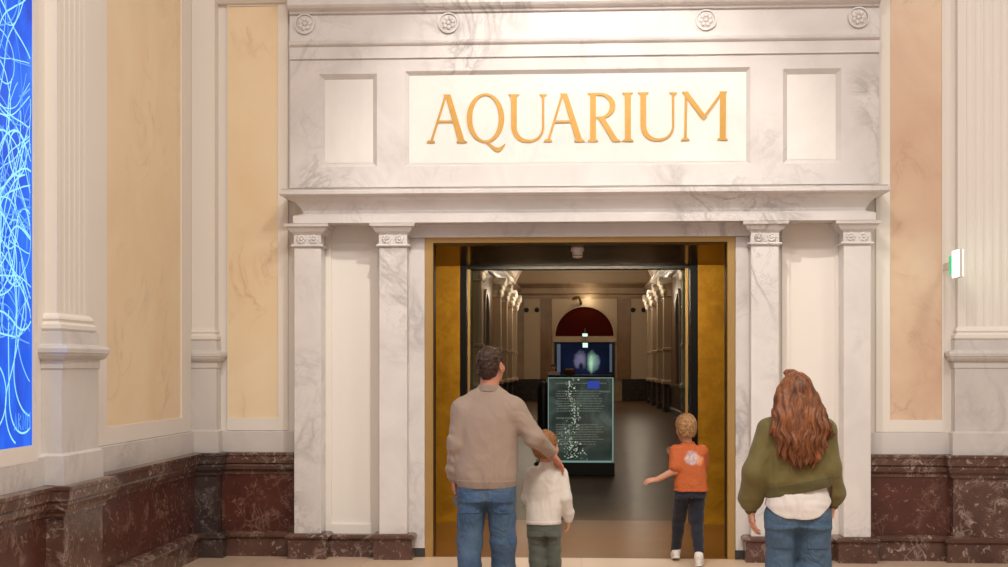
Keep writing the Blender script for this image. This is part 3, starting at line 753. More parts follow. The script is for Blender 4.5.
# ------------------------------------------------------------------ lit information case
IY = CAMY + 21.0
ix0, _ = W(548.5, 400, IY); ix1, _ = W(613, 400, IY)
izt, izb = WZ(378, IY, 580), WZ(462, IY, 580)
t = thing('information_case', 'edge lit glass information panel with white text on a black base', 'information panel', ((ix0 + ix1) / 2, IY, 0))
MB().box(ix0 - .03, ix1 + .02, IY - .16, IY + .30, .0, izb, .008).build('base', M['black_metal'], t)
MB().box(ix0 + .02, ix1 - .02, IY - .12, IY + .26, izb, izb + .012).build('lit_tray', emit('teal_tray_light', srgb(150, 190, 180), .45), t)
def panel_m():
    t_ = NT('edge_lit_teal_glass').set(Roughness=.06, Alpha=.86)
    v = t_.coord()
    c = t_.ramp(t_.noise(v, 3.2, 5, .7), [(.3, srgb(24, 31, 29)), (.52, srgb(42, 53, 48)), (.72, srgb(72, 85, 78))])
    t_.base((.01, .02, .02, 1)); t_.t.links.new(c, t_.b.inputs['Emission Color']); t_.b.inputs['Emission Strength'].default_value = 1.0
    return t_.mat
M['teal_glass'] = panel_m(); M['edge'] = emit('glass_edge_light', srgb(130, 160, 152), .7); M['text_light'] = emit('white_lit_text', srgb(132, 140, 124), .45); M['bubble'] = emit('white_lit_bubbles', srgb(200, 214, 190), .6)
gp = MB().box(ix0, ix1, IY - .02, IY, izb + .012, izt).build('glass_panel', M['teal_glass'], t)
MB().ring([(ix0 - .01, izb + .012), (ix1 + .01, izb + .012), (ix1 + .01, izt + .01), (ix0 - .01, izt + .01)], [(ix0 + .006, izb + .018), (ix1 - .01, izb + .018), (ix1 - .01, izt - .006), (ix0 + .006, izt - .006)], 0, 0).bm.free()
MB(FRONT(IY)).ring([(ix0 - .008, izb + .012), (ix1 + .008, izb + .012), (ix1 + .008, izt + .008), (ix0 - .008, izt + .008)], [(ix0 + .004, izb + .022), (ix1 - .012, izb + .022), (ix1 - .012, izt - .004), (ix0 + .004, izt - .004)], -.003, .024).build('glass_edge', M['edge'], t)
rng = random.Random(11)
rows = [(383.2, 556, 606, 1)] + [(391 + 2.5 * i, 556 + (i % 3 == 0) * 1.5, 606 - rng.uniform(0, 8), 0) for i in range(9)] + [(418, 556, 581, 2)] + [(424.5 + 2.45 * i, 556, 604 - rng.uniform(0, 8), 0) for i in range(9)] + [(391.5, 600, 610, 2)]
for py, a, c, big in rows:
    b = MB(FRONT(IY - .02)); x = a
    hgt = (.95 if big == 2 else .55)
    while x < c:
        wl = rng.uniform(1.2, 4.2)
        u = x
        while u < min(x + wl, c):                # letter sized ticks
            lw = rng.uniform(.3, .62)
            X0, Z0 = W(u, py + hgt, IY - .02); X1, Z1 = W(u + lw, py - hgt * rng.uniform(.5, 1.0), IY - .02)
            b.box(X0, X1, .0005, .0015, Z0, Z1); u += lw + .16
        x += wl + .8
    b.build('text_line', M['text_light'], t)
b = MB(FRONT(IY - .02))
for i in range(230):
    py = 377.5 + 82 * rng.random() ** .8
    sp = 5 + max(0, py - 425) * .22
    px = 572 + rng.gauss(0, 1) * sp * .55 + 3.5 * math.sin(py * .14)
    if not 551 < px < 610 or py > 460: continue
    r = rng.uniform(.006, .015) * (.8 if rng.random() < .8 else 1.3)
    X, Z_ = W(px, py, IY - .02)
    poly = [(X + r * math.cos(j * 1.047 + px) * rng.uniform(.6, 1.1), Z_ + r * math.sin(j * 1.047 + px) * rng.uniform(.6, 1.1)) for j in range(6)]
    b.prism(poly, .0016, .0022)
o = b.build('bubble_print', M['bubble'], t); o['kind'] = 'stuff'
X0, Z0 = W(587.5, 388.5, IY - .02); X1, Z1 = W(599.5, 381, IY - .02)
MB(FRONT(IY - .02)).box(X0, X1, .0005, .0025, Z0, Z1).build('blue_reflection', emit('painted_blue_reflection', srgb(30, 66, 180), .7), t)  # glowing plate that paints a blue reflection onto the glass

# slim dark stand beside the case
X, Zt = W(543.5, 381, IY + 2.2)
t = thing('floor_stand', 'slim dark rounded stand half hidden behind the glass information panel', 'stand', (X, IY + 2.2, 0))
MB().lathe((X, IY + 2.2, 0), [(.16, 0), (.16, .03), (.12, .06)], 24).build('base', M['black_metal'], t)
MB().lathe((X, IY + 2.2, 0), [(.075, .061), (.09, .4), (.10, .9), (.095, Zt - .12), (.07, Zt - .03), (.03, Zt)], 24).build('body', plain('dark_teal_metal', srgb(30, 40, 42), .4), t, smooth=True)

# reception counter in front of the screen
CY = CAMY + 51.0
cx0, czt = W(549, 375, CY); cx1, _ = W(613, 375, CY)
t = thing('reception_counter', 'long dark counter in front of the blue screen at the end of the hall', 'counter', ((cx0 + cx1) / 2, CY, 0))
MB().box(cx0 + .06, cx1 - .06, CY, CY + .7, 0, .12).build('plinth', M['black_metal'], t)
MB().box(cx0, cx1, CY - .05, CY + .75, .121, czt - .06, .01).build('body', M['hall_dado'], t)
MB().box(cx0 - .05, cx1 + .05, CY - .1, CY + .8, czt - .059, czt, .01).build('worktop', M['black_metal'], t)
for p0, p1 in ((570, 583), (598, 612)):
    MB().box(W(p0, 0, CY)[0], W(p1, 0, CY)[0], CY - .07, CY - .051, .3, czt - .2).build('front_panel', M['opening_dark'], t)
X, _ = W(569.5, 370, CY + .3)
t = thing('basket', 'low brown basket standing on the dark counter before the blue screen', 'basket', (X, CY + .3, czt))
br_ = plain('brown_wicker', srgb(120, 78, 44), .7, var=.3, vscale=30)
MB().lathe((X, CY + .3, czt + .001), [(.16, 0), (.22, .10), (.25, .18), (.23, .18), (.15, .02)], 20).build('bowl', br_, t, smooth=False)
for i, (dx, dy) in enumerate(((-.1, 0), (.08, .06), (.02, -.09))):
    MB().ball((X + dx, CY + .3 + dy, czt + .15), .09, 8).build('bundle', br_, t, smooth=True)

# ------------------------------------------------------------------ light
def light(name, kind, loc, power, col=(1, .88, .74), aim=None, **k):
    d = bpy.data.lights.new(name, kind); d.energy = power; d.color = col
    for a, v in k.items(): setattr(d, a, v)
    o = bpy.data.objects.new(name, d); COL.objects.link(o); o.location = loc
    if aim: o.rotation_euler = (Vector(aim) - Vector(loc)).to_track_quat('-Z', 'Y').to_euler()
    return o
world = bpy.data.worlds.new('world'); SC.world = world; world.use_nodes = True
world.node_tree.nodes['Background'].inputs[0].default_value = (1, .93, .885, 1)
world.node_tree.nodes['Background'].inputs[1].default_value = .36
# unseen fill lights added under the entrance hall ceiling
for (x, y, p) in ((-0.9, -8.6, 310), (2.6, -8.6, 275), (5.8, -7.0, 195), (0.6, -12.5, 210)):
    light('ceiling_fill', 'AREA', (x, y, 8.8), p, (1, .935, .865), (x, y + .8, 0), shape='DISK', size=1.2)
# spotlight over the portal
light('portal_spotlight', 'SPOT', (0.0, -3.8, 6.2), 560, (1, .94, .87), (0, .05, 2.75), spot_size=1.06, spot_blend=.6, shadow_soft_size=.05)
# unseen strip added behind the lintel to brighten the gold panels
light('added_lintel_fill', 'AREA', (0, YW + .62, VC - .04), 60, (1, .85, .62), (0, VB + .6, .9), shape='RECTANGLE', size=1.7, size_y=.06)
# hall: unseen lamps by each capital, lamp over the arch, vault fill added
for y in ys:
    for sd in (-1, 1):
        light('capital_lamp', 'POINT', (sd * (HX - .95), y - .45, 4.3), 17, (1, .84, .6), shadow_soft_size=.06)
x, z = E(588, 299)
light('arch_lamp', 'POINT', (x, HB - .45, z), 14, (1, .85, .6), shadow_soft_size=.08)
for y in (12, 24, 36, 48):
    light('vault_fill', 'AREA', (0, y, 8.1), 95, (1, .80, .58), (0, y, 0), shape='DISK', size=1.2)  # unseen fill added to lift the light level of the hall
light('lunette_fill', 'POINT', (0, HB - 2.2, 5.7), 34, (1, .84, .64), shadow_soft_size=.15)  # unseen point light added to brighten the lunette
for sd, px in ((-1, 515), (1, 655)):
    light('spandrel_fill', 'POINT', (sd * 2.3, 46.6, 5.2), 55, (1, .9, .78), shadow_soft_size=.1)  # unseen lights added in mid-air to brighten the white spandrels
# ================================================================== PEOPLE
def smin(a, b, k):
    h = np.maximum(k - np.abs(a - b), 0) / k
    return np.minimum(a, b) - h * h * k * .25
class Field:
    """signed distance on a grid; each shape touches only its own window"""
    def __init__(s, lo, hi, h):
        s.lo = np.array(lo, float); s.h = h
        s.n = np.ceil((np.array(hi) - s.lo) / h).astype(int) + 1
        s.ax = [s.lo[i] + h * np.arange(s.n[i]) for i in range(3)]
        s.F = np.full(s.n, .1, np.float32)
    def win(s, lo, hi, m):
        sl = []
        for i in range(3):
            a = max(0, int((lo[i] - m - s.lo[i]) / s.h)); b = min(s.n[i], int((hi[i] + m - s.lo[i]) / s.h) + 2)
            if b <= a: return None, None
            sl.append(slice(a, b))
        c = (s.ax[0][sl[0]][:, None, None], s.ax[1][sl[1]][None, :, None], s.ax[2][sl[2]][None, None, :])
        return tuple(sl), c
    def put(s, d, sl, k, op='u'):
        A = s.F[sl]
        if op == 'u': s.F[sl] = smin(A, d, k) if k > 0 else np.minimum(A, d)
        else: s.F[sl] = -smin(-A, d, k)           # carve d out
    def cone(s, a, b, ra, rb=None, k=.02, op='u', fy=1.0, fx=1.0):
        rb = ra if rb is None else rb
        a = np.array(a, float); b = np.array(b, float); R = max(ra, rb) * max(1, fy, fx)
        sl, c = s.win(np.minimum(a, b) - R, np.maximum(a, b) + R, .03 + k)
        if sl is None: return s
        sc = np.array([1 / fx, 1 / fy, 1.0]); ba = (b - a) * sc; L2 = max(ba @ ba, 1e-9)
        p = [(c[i] - a[i]) * sc[i] for i in range(3)]
        t = np.clip((p[0] * ba[0] + p[1] * ba[1] + p[2] * ba[2]) / L2, 0, 1)
        d = np.sqrt((p[0] - t * ba[0]) ** 2 + (p[1] - t * ba[1]) ** 2 + (p[2] - t * ba[2]) ** 2) - (ra + (rb - ra) * t)
        s.put(d, sl, k, op); return s
    def chain(s, pts, rs, k=.02, **kw):
        for i in range(len(pts) - 1): s.cone(pts[i], pts[i + 1], rs[i], rs[i + 1], k, **kw)
        return s
    def ell(s, c0, r, R=None, k=.02, op='u'):
        c0 = np.array(c0, float); r = np.array(r, float); m = max(r)
        sl, c = s.win(c0 - m, c0 + m, .03 + k)
        if sl is None: return s
        q = [c[i] - c0[i] for i in range(3)]
        if R is not None: q = [q[0] * R[0, i] + q[1] * R[1, i] + q[2] * R[2, i] for i in range(3)]
        k0 = np.sqrt(sum((q[i] / r[i]) ** 2 for i in range(3))); k1 = np.sqrt(sum((q[i] / r[i] ** 2) ** 2 for i in range(3))) + 1e-9
        s.put(k0 * (k0 - 1) / k1, sl, k, op); return s
    def torso(s, rows, k=.02, e=2.4, op='u'):
        """rows of (z, half width, half depth, centre x, centre y), bottom to top"""
        rows = np.array(rows, float)
        lo = (min(rows[:, 3] - rows[:, 1]), min(rows[:, 4] - rows[:, 2]), rows[0, 0]); hi = (max(rows[:, 3] + rows[:, 1]), max(rows[:, 4] + rows[:, 2]), rows[-1, 0])
        sl, c = s.win(lo, hi, .04 + k); z = c[2][0, 0]
        zd = np.arange(rows[0, 0] - .1, rows[-1, 0] + .1, .004); kr = np.hanning(2 * max(2, int((rows[-1, 0] - rows[0, 0]) * .05 / .004)) + 1); kr /= kr.sum()
        f = lambda j: np.interp(z, zd, np.convolve(np.pad(np.interp(zd, rows[:, 0], rows[:, j]), len(kr) // 2, 'edge'), kr, 'valid'))[None, None, :]
        w, d, cx, cy = f(1), f(2), f(3), f(4)
        D = ((np.abs((c[0] - cx) / w) ** e + np.abs((c[1] - cy) / d) ** e) ** (1 / e) - 1) * np.minimum(w, d)
        D = np.maximum(D, np.maximum(rows[0, 0] - c[2], c[2] - rows[-1, 0]))
        s.put(D, sl, k, op); return s
    def cut(s, p, nrm):                           # keep the side the normal points away from
        p = np.array(p, float); nrm = np.array(nrm, float); nrm = nrm / np.linalg.norm(nrm)
        X, Y, Zz = s.ax[0][:, None, None], s.ax[1][None, :, None], s.ax[2][None, None, :]
        s.F = np.maximum(s.F, (X - p[0]) * nrm[0] + (Y - p[1]) * nrm[1] + (Zz - p[2]) * nrm[2]).astype(np.float32); return s
    def folds(s, amp, freq, dirs, seed, where=None):
        X, Y, Zz = s.ax[0][:, None, None], s.ax[1][None, :, None], s.ax[2][None, None, :]
        r = np.random.RandomState(seed); g = 0
        for i in range(5):
            d = np.array(dirs[i % len(dirs)], float) + r.normal(0, .22, 3); d = d / np.linalg.norm(d); fr = freq * r.uniform(.6, 1.5)
            u = d[0] * X + d[1] * Y + d[2] * Zz
            v = 1.3 * np.sin(7 * X + r.uniform(0, 6)) + 1.3 * np.sin(9 * Zz + r.uniform(0, 6)) + np.sin(11 * Y + r.uniform(0, 6))
            g = g + np.sin(fr * u + v + r.uniform(0, 6.28)) ** 3
        g = g / 3
        if where is not None: g = g * where(X, Y, Zz)
        s.F = (s.F + amp * g).astype(np.float32); return s
    def copyf(s):
        o = Field.__new__(Field); o.lo, o.h, o.n, o.ax, o.F = s.lo, s.h, s.n, s.ax, s.F.copy(); return o
    def box(s, lo, hi):                           # keep only a box
        for i in range(3):
            a = s.ax[i].reshape([-1 if j == i else 1 for j in range(3)])
            s.F = np.maximum(s.F, np.maximum(lo[i] - a, a - hi[i])).astype(np.float32)
        return s
    def mesh(s, name):
        F = s.F.copy()
        for i in range(3):
            sl = [slice(None)] * 3
            for e in (0, -1): sl[i] = e; F[tuple(sl)] = np.maximum(F[tuple(sl)], 1e-3)
        ins = F < 0; n = F.shape
        cor = [(i, j, k) for i in (0, 1) for j in (0, 1) for k in (0, 1)]
        S = lambda A, o: A[o[0]:n[0] - 1 + o[0], o[1]:n[1] - 1 + o[1], o[2]:n[2] - 1 + o[2]]
        cnt = sum(S(ins, o).astype(np.int8) for o in cor)
        act = (cnt > 0) & (cnt < 8); idx = np.argwhere(act)
        vid = np.full(act.shape, -1, np.int64); vid[act] = np.arange(len(idx))
        val = {o: F[idx[:, 0] + o[0], idx[:, 1] + o[1], idx[:, 2] + o[2]] for o in cor}
        acc = np.zeros((len(idx), 3)); ct = np.zeros(len(idx))
        for a in cor:
            for ax in range(3):
                if a[ax]: continue
                b = list(a); b[ax] = 1; b = tuple(b)
                va, vb = val[a], val[b]; m = (va < 0) != (vb < 0)
                t = np.where(m, va / np.where(m, va - vb, 1), 0)
                for i in range(3): acc[:, i] += np.where(m, a[i] + (t if i == ax else 0), 0)
                ct += m
        P = (idx + acc / ct[:, None]) * s.h + s.lo
        quads = []
        for ax in range(3):
            b, c = (ax + 1) % 3, (ax + 2) % 3
            sl0 = [slice(1, -1)] * 3; sl0[ax] = slice(0, -1); sl1 = [slice(1, -1)] * 3; sl1[ax] = slice(1, None)
            A, B = ins[tuple(sl0)], ins[tuple(sl1)]; e = np.argwhere(A != B)
            if not len(e): continue
            base = e.copy(); base[:, b] += 1; base[:, c] += 1
            flip = A[tuple(e.T)]
            def vv(db, dc):
                q = base.copy(); q[:, b] -= db; q[:, c] -= dc; return vid[tuple(q.T)]
            Q = np.stack([vv(1, 1), vv(0, 1), vv(0, 0), vv(1, 0)], 1)
            Q[~flip] = Q[~flip][:, ::-1]; quads.append(Q)
        Q = np.concatenate(quads); me = bpy.data.meshes.new(name)
        me.vertices.add(len(P)); me.vertices.foreach_set('co', P.astype(np.float32).ravel())
        me.loops.add(Q.size); me.loops.foreach_set('vertex_index', Q.ravel().astype(np.int32))
        me.polygons.add(len(Q)); me.polygons.foreach_set('loop_start', np.arange(0, Q.size, 4, dtype=np.int32))
        me.polygons.foreach_set('use_smooth', np.ones(len(Q), bool)); me.update(calc_edges=True); me.validate()
        return me
    def build(s, name, m, parent): return link(name, s.mesh(name), m, parent)

V = lambda *a: np.array(a, float)
def unit(v): v = np.array(v, float); return v / np.linalg.norm(v)
def rot(yaw, pitch, roll=0.0):                    # yaw > 0 turns to the left, pitch > 0 looks up
    return np.array(Matrix.Rotation(math.radians(yaw), 3, 'Z') @ Matrix.Rotation(math.radians(pitch), 3, 'X') @ Matrix.Rotation(math.radians(roll), 3, 'Y'))

def head(f, c, R, s):
    """skull, face, ears; s = 1 for an adult head 0.23 m high"""
    L = lambda x, y, z: c + R @ (V(x, y, z) * s)
    E_ = lambda p, r, k=.02, op='u': f.ell(L(*p), V(*r) * s, R, k * s, op)
    C = lambda p, q, a, b, k=.015, op='u': f.cone(L(*p), L(*q), a * s, b * s, k * s, op)
    E_((0, -.012, .032), (.073, .093, .083)); E_((0, .028, -.03), (.06, .062, .078), .03); E_((0, .034, -.082), (.042, .044, .032), .03)
    for q in (-1, 1):
        E_((q * .044, .05, -.03), (.024, .03, .026), .02)
        C((q * .03, .086, .022), (q * .012, .092, .02), .009, .009, .015)
        E_((q * .031, .094, .002), (.016, .014, .011), .012, 's')
        E_((q * .075, -.004, -.008), (.011, .021, .034), .008); E_((q * .084, .002, -.004), (.006, .011, .019), .006, 's')
        C((q * .075, .012, -.012), (q * .07, .02, -.034), .006, .007, .008)
        E_((q * .012, .098, -.036), (.009, .010, .008), .008)
    C((0, .086, .006), (0, .106, -.030), .008, .012, .012)
    C((-.02, .084, -.060), (.02, .084, -.060), .007, .007, .01); C((-.016, .083, -.071), (.016, .083, -.071), .008, .008, .01)
    C((-.022, .094, -.0655), (.022, .094, -.0655), .003, .003, .004, 's')
    E_((0, .068, -.098), (.018, .018, .014), .015)
    return L

def hand(f, w, d, nrm, side, s, curl=18, spread=6, thumb_out=38):
    """w wrist, d where the fingers point, nrm palm side, side = direction of the thumb"""
    d = unit(d); nrm = unit(np.array(nrm) - d * (np.array(nrm) @ d)); lat = unit(np.array(side) - d * (np.array(side) @ d) - nrm * (np.array(side) @ nrm))
    L = lambda a, b, c: w + (d * a + lat * b + nrm * c) * s
    kn = [(.092, .030), (.096, .010), (.090, -.010), (.080, -.028)]
    for a, b in kn: f.cone(L(.0, b * .55, 0), L(a, b, 0), .0155 * s, .0115 * s, .016 * s)
    f.cone(L(.02, .022, .006), L(.055, .026, .006), .015 * s, .011 * s, .016 * s)
    ln = [(.040, .026, .020), (.044, .029, .021), (.041, .027, .020), (.032, .021, .018)]
    for i, ((a, b), seg) in enumerate(zip(kn, ln)):
        p = L(a, b, 0); an = math.radians(curl * .7); sp = math.radians((1.5 - i) * spread)
        rr = (.0095, .0088, .0080, .0068); rad = .92 if i == 3 else 1.0
        for j, l in enumerate(seg):
            v = (d * math.cos(sp) + lat * math.sin(sp)) * math.cos(an) + nrm * math.sin(an)
            q = p + v * l * s; f.cone(p, q, rr[j] * rad * s, rr[j + 1] * rad * s, .005 * s); p = q; an += math.radians(curl * (1.1 - .1 * i + .2 * j))
    p = L(.022, .026, .008); ao = math.radians(thumb_out)
    for l, r0, r1, b in ((.040, .0135, .0115, 0), (.032, .0112, .0100, 10), (.026, .0098, .0078, 22)):
        aa = ao - math.radians(b)
        v = d * math.cos(aa) + lat * math.sin(aa) + nrm * (.25 + b * .012); v = unit(v); q = p + v * l * s
        f.cone(p, q, r0 * s, r1 * s, .010 * s); p = q
def foot_shoe(root, ankle, yaw, s, m_upper, m_sole, pitch=0):
    R = rot(yaw, pitch); base = np.array(ankle, float)
    L = lambda x, y, z: base + R @ (V(x, y, z) * s)
    LW = lambda x, y, z: tuple(L(x, y, z) + np.array(root.location))
    lo, hi = base - .3 * s, base + .3 * s
    f = Field(lo, hi, .006 * max(s, .75))
    f.chain([L(0, -.03, .02), L(0, .05, -.03), L(.005, .14, -.052)], [.048 * s, .045 * s, .035 * s], .03); f.ell(L(0, -.035, -.045), V(.038, .045, .035) * s, R, .02); f.ell(L(.004, .10, -.05), V(.046, .085, .034) * s, R, .02)
    f.cone(L(0, -.02, .0), L(0, -.025, .05), .046 * s, .042 * s, .02)
    f.cut(L(0, 0, -.066), -(R @ V(0, 0, 1))); sh = f.build('shoe', m_upper, root)
    g = Field(lo, hi, .006 * max(s, .75))
    g.ell(L(0, -.03, -.074), V(.042, .055, .05) * s, R, .02); g.ell(L(.004, .09, -.074), V(.050, .105, .05) * s, R, .02)
    g.cut(L(0, 0, -.085), -(R @ V(0, 0, 1))); g.cut(L(0, 0, -.064), R @ V(0, 0, 1)); g.build('sole', m_sole, sh)
    for i in range(3):
        b = MB(); b.tube([LW(-.022, .045 + .022 * i, -.004 - .010 * i), LW(0, .05 + .022 * i, .006 - .010 * i), LW(.022, .045 + .022 * i, -.004 - .010 * i)], .0035 * s, 6); b.build('shoelace', m_sole, sh)

def skin_m(name, c):
    t = NT(name).set(Roughness=.5); t.b.inputs['Subsurface Weight'].default_value = .08
    v = t.coord(); r, g, b = c
    return t.base(t.mix(t.noise(v, 14, 5), srgb(*c), srgb(r * .93, g * .86, b * .84))).mat
def cloth_m(name, c, var=.08, rough=.85, weave=180, wb=.25, vs=6):
    t = NT(name).set(Roughness=rough); t.b.inputs['Sheen Weight'].default_value = .15
    v = t.coord(); d = tuple(x * (1 - var) for x in c); l = tuple(min(255, x * (1 + var)) for x in c)
    t.base(t.mix(t.noise(v, vs, 6), srgb(*d), srgb(*l)))
    fo = t.noise(t.coord((1, 1, .6), (.3, .2, .5)), 8, 1, 1.3)
    h = t.math('ADD', t.math('MULTIPLY', t.noise(v, weave, 3), .07 * wb * 4), fo)
    return t.bump(h, .5, .03).mat
def denim_m(name, c, fade, hi=.5):
    t = NT(name).set(Roughness=.85); v = t.coord(); st = t.coord((9, 9, 1.2))
    n = t.noise(v, 4.2, 5, .4); b = t.mix(t.ramp(n, [(.4, G4(0)), (.68, G4(hi))]), srgb(*c), srgb(*fade))
    b = t.mix(t.math('MULTIPLY', t.noise(st, 9, 4), .22), b, srgb(*[x * .7 for x in c]))
    t.base(b)
    fo = t.noise(t.coord((1, 1, .7), (.4, .2, .3)), 10, 3, 1.8)
    return t.bump(t.math('ADD', t.math('MULTIPLY', t.noise(v, 160, 3), .08), fo), .6, .03).mat
def hair_m(name, dark, light, vs=(60, 60, 4), tip=None):
    t = NT(name).set(Roughness=.5); t.b.inputs['Specular IOR Level'].default_value = .35
    v = t.coord(vs); w = t.coord((6, 6, 5))
    n = t.math('ADD', t.math('MULTIPLY', t.noise(v, 1.0, 4, .6), .7), t.math('MULTIPLY', t.noise(w, 1.0, 3), .3))
    t.base(t.ramp(n, [(.34, srgb(*dark)), (.62, srgb(*light))]))
    return t.bump(t.noise(v, 1.6, 3, .4), .55, .008).mat
M['eye'] = plain('eye_white', srgb(225, 220, 214), .2)
M['skin'] = skin_m('light_skin', (218, 164, 138)); M['skin_red'] = skin_m('ruddy_skin', (206, 146, 120))
M['shoe_white'] = plain('white_trainer', srgb(226, 220, 212), .6); M['sole_white'] = plain('white_rubber', srgb(235, 230, 222), .6)
M['shoe_dark'] = plain('dark_trainer', srgb(60, 52, 48), .6)

def bare(f, H, joints, rads, torso):
    """body under the clothes: torso rows and limb chains"""
    f.torso(torso, .03)
    for pts, rs in zip(joints, rads): f.chain(pts, rs, .03)

def short_hair(root, c, R, s, m, line=.052, nape=-.075, puff=.012, seed=1, fringe=.02, tuft=.004, h=.004):
    """cap of hair over the skull down to the nape, open round the face and ears"""
    L = lambda x, y, z: c + R @ (V(x, y, z) * s)
    f = Field(c - .15 * s, c + .16 * s, h)
    f.ell(L(0, -.014, .036), V(.074 + puff, .096 + puff, .084 + puff * 1.2) * s, R, .01)
    f.ell(L(0, -.052, -.02), V(.062 + puff * .6, .058 + puff * .5, .066) * s, R, .03)
    X, Y, Zz = f.ax[0][:, None, None] - c[0], f.ax[1][None, :, None] - c[1], f.ax[2][None, None, :] - c[2]
    lx, ly, lz = [(X * R[0, i] + Y * R[1, i] + Zz * R[2, i]) / s for i in range(3)]
    low = np.where(ly < -.03, nape, np.where(ly < .025, nape + (ly + .03) / .055 * (-.012 - nape), -.012 + (ly - .025) / .03 * (line + .012)))
    low = np.where((np.abs(lx) > .05) & (ly > -.035) & (ly < .02), np.maximum(low, .024), low)
    low = np.where(ly > .05, line + np.maximum(0, .02 - fringe) * 0, low)
    f.F = np.maximum(f.F, ((low - lz) * .75 * s)).astype(np.float32)
    r = np.random.RandomState(seed); g = 0
    for i in range(9):
        d = unit(r.normal(0, 1, 3)); g = g + np.sin((d[0] * lx + d[1] * ly + d[2] * lz) * r.uniform(110, 260) + r.uniform(0, 6) + 2 * np.sin(30 * lz + i))
    f.F = (f.F + tuft * g / 4 * s).astype(np.float32)
    return f.build('hair', m, root)

def shell(f, dlt, lo, hi, name, m, parent):       # raised strip or patch of a garment
    g = f.copyf(); g.F = g.F - dlt; g.box(lo, hi); return g.build(name, m, parent)

def person(label, X, Y, group=None): return thing('person', label, 'person', (X, Y, 0), group)

# ---------------------------------------------------------------- the man
root = person('man in a taupe sweatshirt and blue jeans with his hand on a child\'s shoulder', -.606, -2.87)
px = lambda x: (x - 488) / 155.0
pz = lambda y: CAMZ - (y - 367) / 155.0
M['sweat'] = cloth_m('taupe_sweatshirt', (160, 140, 124), .05); M['jeans'] = denim_m('blue_denim', (62, 88, 116), (108, 134, 158))
M['hair_brown'] = hair_m('short_brown_hair', (38, 25, 17), (74, 50, 35), (46, 46, 30))
hc = V(px(491), .0, pz(367.5) + .012); HR = rot(-24, 12)
shl, ell_, wrl = V(-.158, -.005, 1.348), V(-.200, -.03, 1.13), V(-.226, .03, .905)
shr, elr, wrr = V(.162, -.005, 1.350), V(.300, -.03, 1.165), V(.400, .20, 1.055)
hal, har = unit(V(.03, .25, -1)), unit(V(.50, .42, -.70))
lh = [(V(-.085, 0, .87), V(-.115, .0, .48), V(-.115, -.10, .09)), (V(.085, 0, .87), V(.09, .05, .48), V(.10, .12, .09))]
f = Field((-.40, -.24, .02), (.62, .36, 1.80), .0052)
bare(f, 1.76, [(shl, ell_, wrl), (shr, elr, wrr), lh[0], lh[1]], [(.05, .042, .030), (.05, .042, .030), (.08, .058, .042), (.08, .058, .042)],
     [(.82, .15, .10, -.01, 0), (.95, .155, .10, -.01, 0), (1.1, .14, .09, -.01, 0), (1.3, .16, .10, -.01, 0), (1.40, .13, .07, 0, 0)])
f.cone((0, -.01, 1.38), hc + HR @ V(0, -.02, -.05), .068, .058, .03)
L = head(f, hc, HR, 1.0)
hand(f, wrl, hal, (1, .1, .1), (0, 1, 0), 1.0, 24)
hand(f, wrr, har, (-.35, -.25, -.9), (-.75, .7, 0), 1.0, 16, 8, 40)
f.build('body', M['skin_red'], root)
def add_eyes(root, L, s):
    for q in (-1, 1):
        p = L(q * .031, .0775, .002) + np.array(root.location)
        MB().ball(tuple(p), .0118 * s, 8).build('eye', M['eye'], root, smooth=True)
add_eyes(root, L, 1.0)
short_hair(root, hc, HR, 1.0, M['hair_brown'], .06, -.085, .010, 3)
g = Field((-.36, -.24, .78), (.56, .32, 1.56), .0055)
g.torso([(.845, .180, .122, -.012, .0), (.87, .188, .128, -.012, 0), (.93, .200, .134, -.012, 0), (1.05, .198, .130, -.01, 0), (1.2, .198, .128, -.006, 0), (1.30, .190, .122, -.002, 0), (1.37, .158, .104, .0, 0), (1.425, .108, .085, 0, -.002), (1.47, .078, .074, .004, -.004), (1.50, .066, .066, .006, -.004)], .03, 2.5)
g.cone((-.09, -.005, 1.415), shl + V(.0, 0, -.01), .055, .078, .05); g.cone((.09, -.005, 1.415), shr + V(0, 0, -.01), .055, .078, .05)
g.chain([shl, ell_, wrl + V(0, -.005, .02)], [.076, .060, .046], .03); g.chain([shr, elr, wrr - har * .015], [.080, .060, .042], .03)
g.ell(wrl + V(.0, -.008, .055), (.050, .053, .045), None, .02)
g.folds(.0055, 34, [(.5, .2, 1), (.8, .1, .6), (-.5, .1, .8)], 4, lambda x, y, z: np.clip(1.45 - z, .15, 1) * (.8 - .6 * np.clip((np.abs(x) - .15) / .06, 0, 1)))
X_, Z_ = g.ax[0][:, None, None], g.ax[2][None, None, :]
g.F = (g.F + .0022 * np.sin(Z_ * 92 + 30 * X_) * np.clip((np.abs(X_) - .2) / .03, 0, 1) * np.clip((1.3 - Z_) / .1, 0, 1)).astype(np.float32)
g.cut((0, 0, 1.492), (0, .25, 1))
sw = g.build('sweatshirt', M['sweat'], root)
M['sweat_rib'] = cloth_m('taupe_ribbing', (148, 128, 113), .05)
shell(g, .004, (-.23, -.2, .80), (.21, .2, .895), 'hem_band', M['sweat_rib'], sw)
for w_, d_ in ((wrl, hal), (wrr, har)):
    c_ = Field(w_ - .12, w_ + .12, .005); c_.cone(w_ - d_ * .055, w_ - d_ * .002, .043, .039, .005); c_.build('cuff', M['sweat_rib'], sw)
c_ = Field((-.12, -.12, 1.42), (.12, .12, 1.56), .005); c_.torso([(1.462, .082, .082, .004, -.004), (1.505, .068, .070, .006, -.006)], .01, 2.2); c_.cut((0, 0, 1.500), (0, .25, 1)); c_.build('collar', M['sweat_rib'], sw)
j = Field((-.27, -.30, .04), (.28, .30, .95), .006)
j.torso([(.76, .180, .12, -.012, 0), (.84, .178, .12, -.012, 0), (.93, .168, .11, -.012, 0)], .02, 2.6)
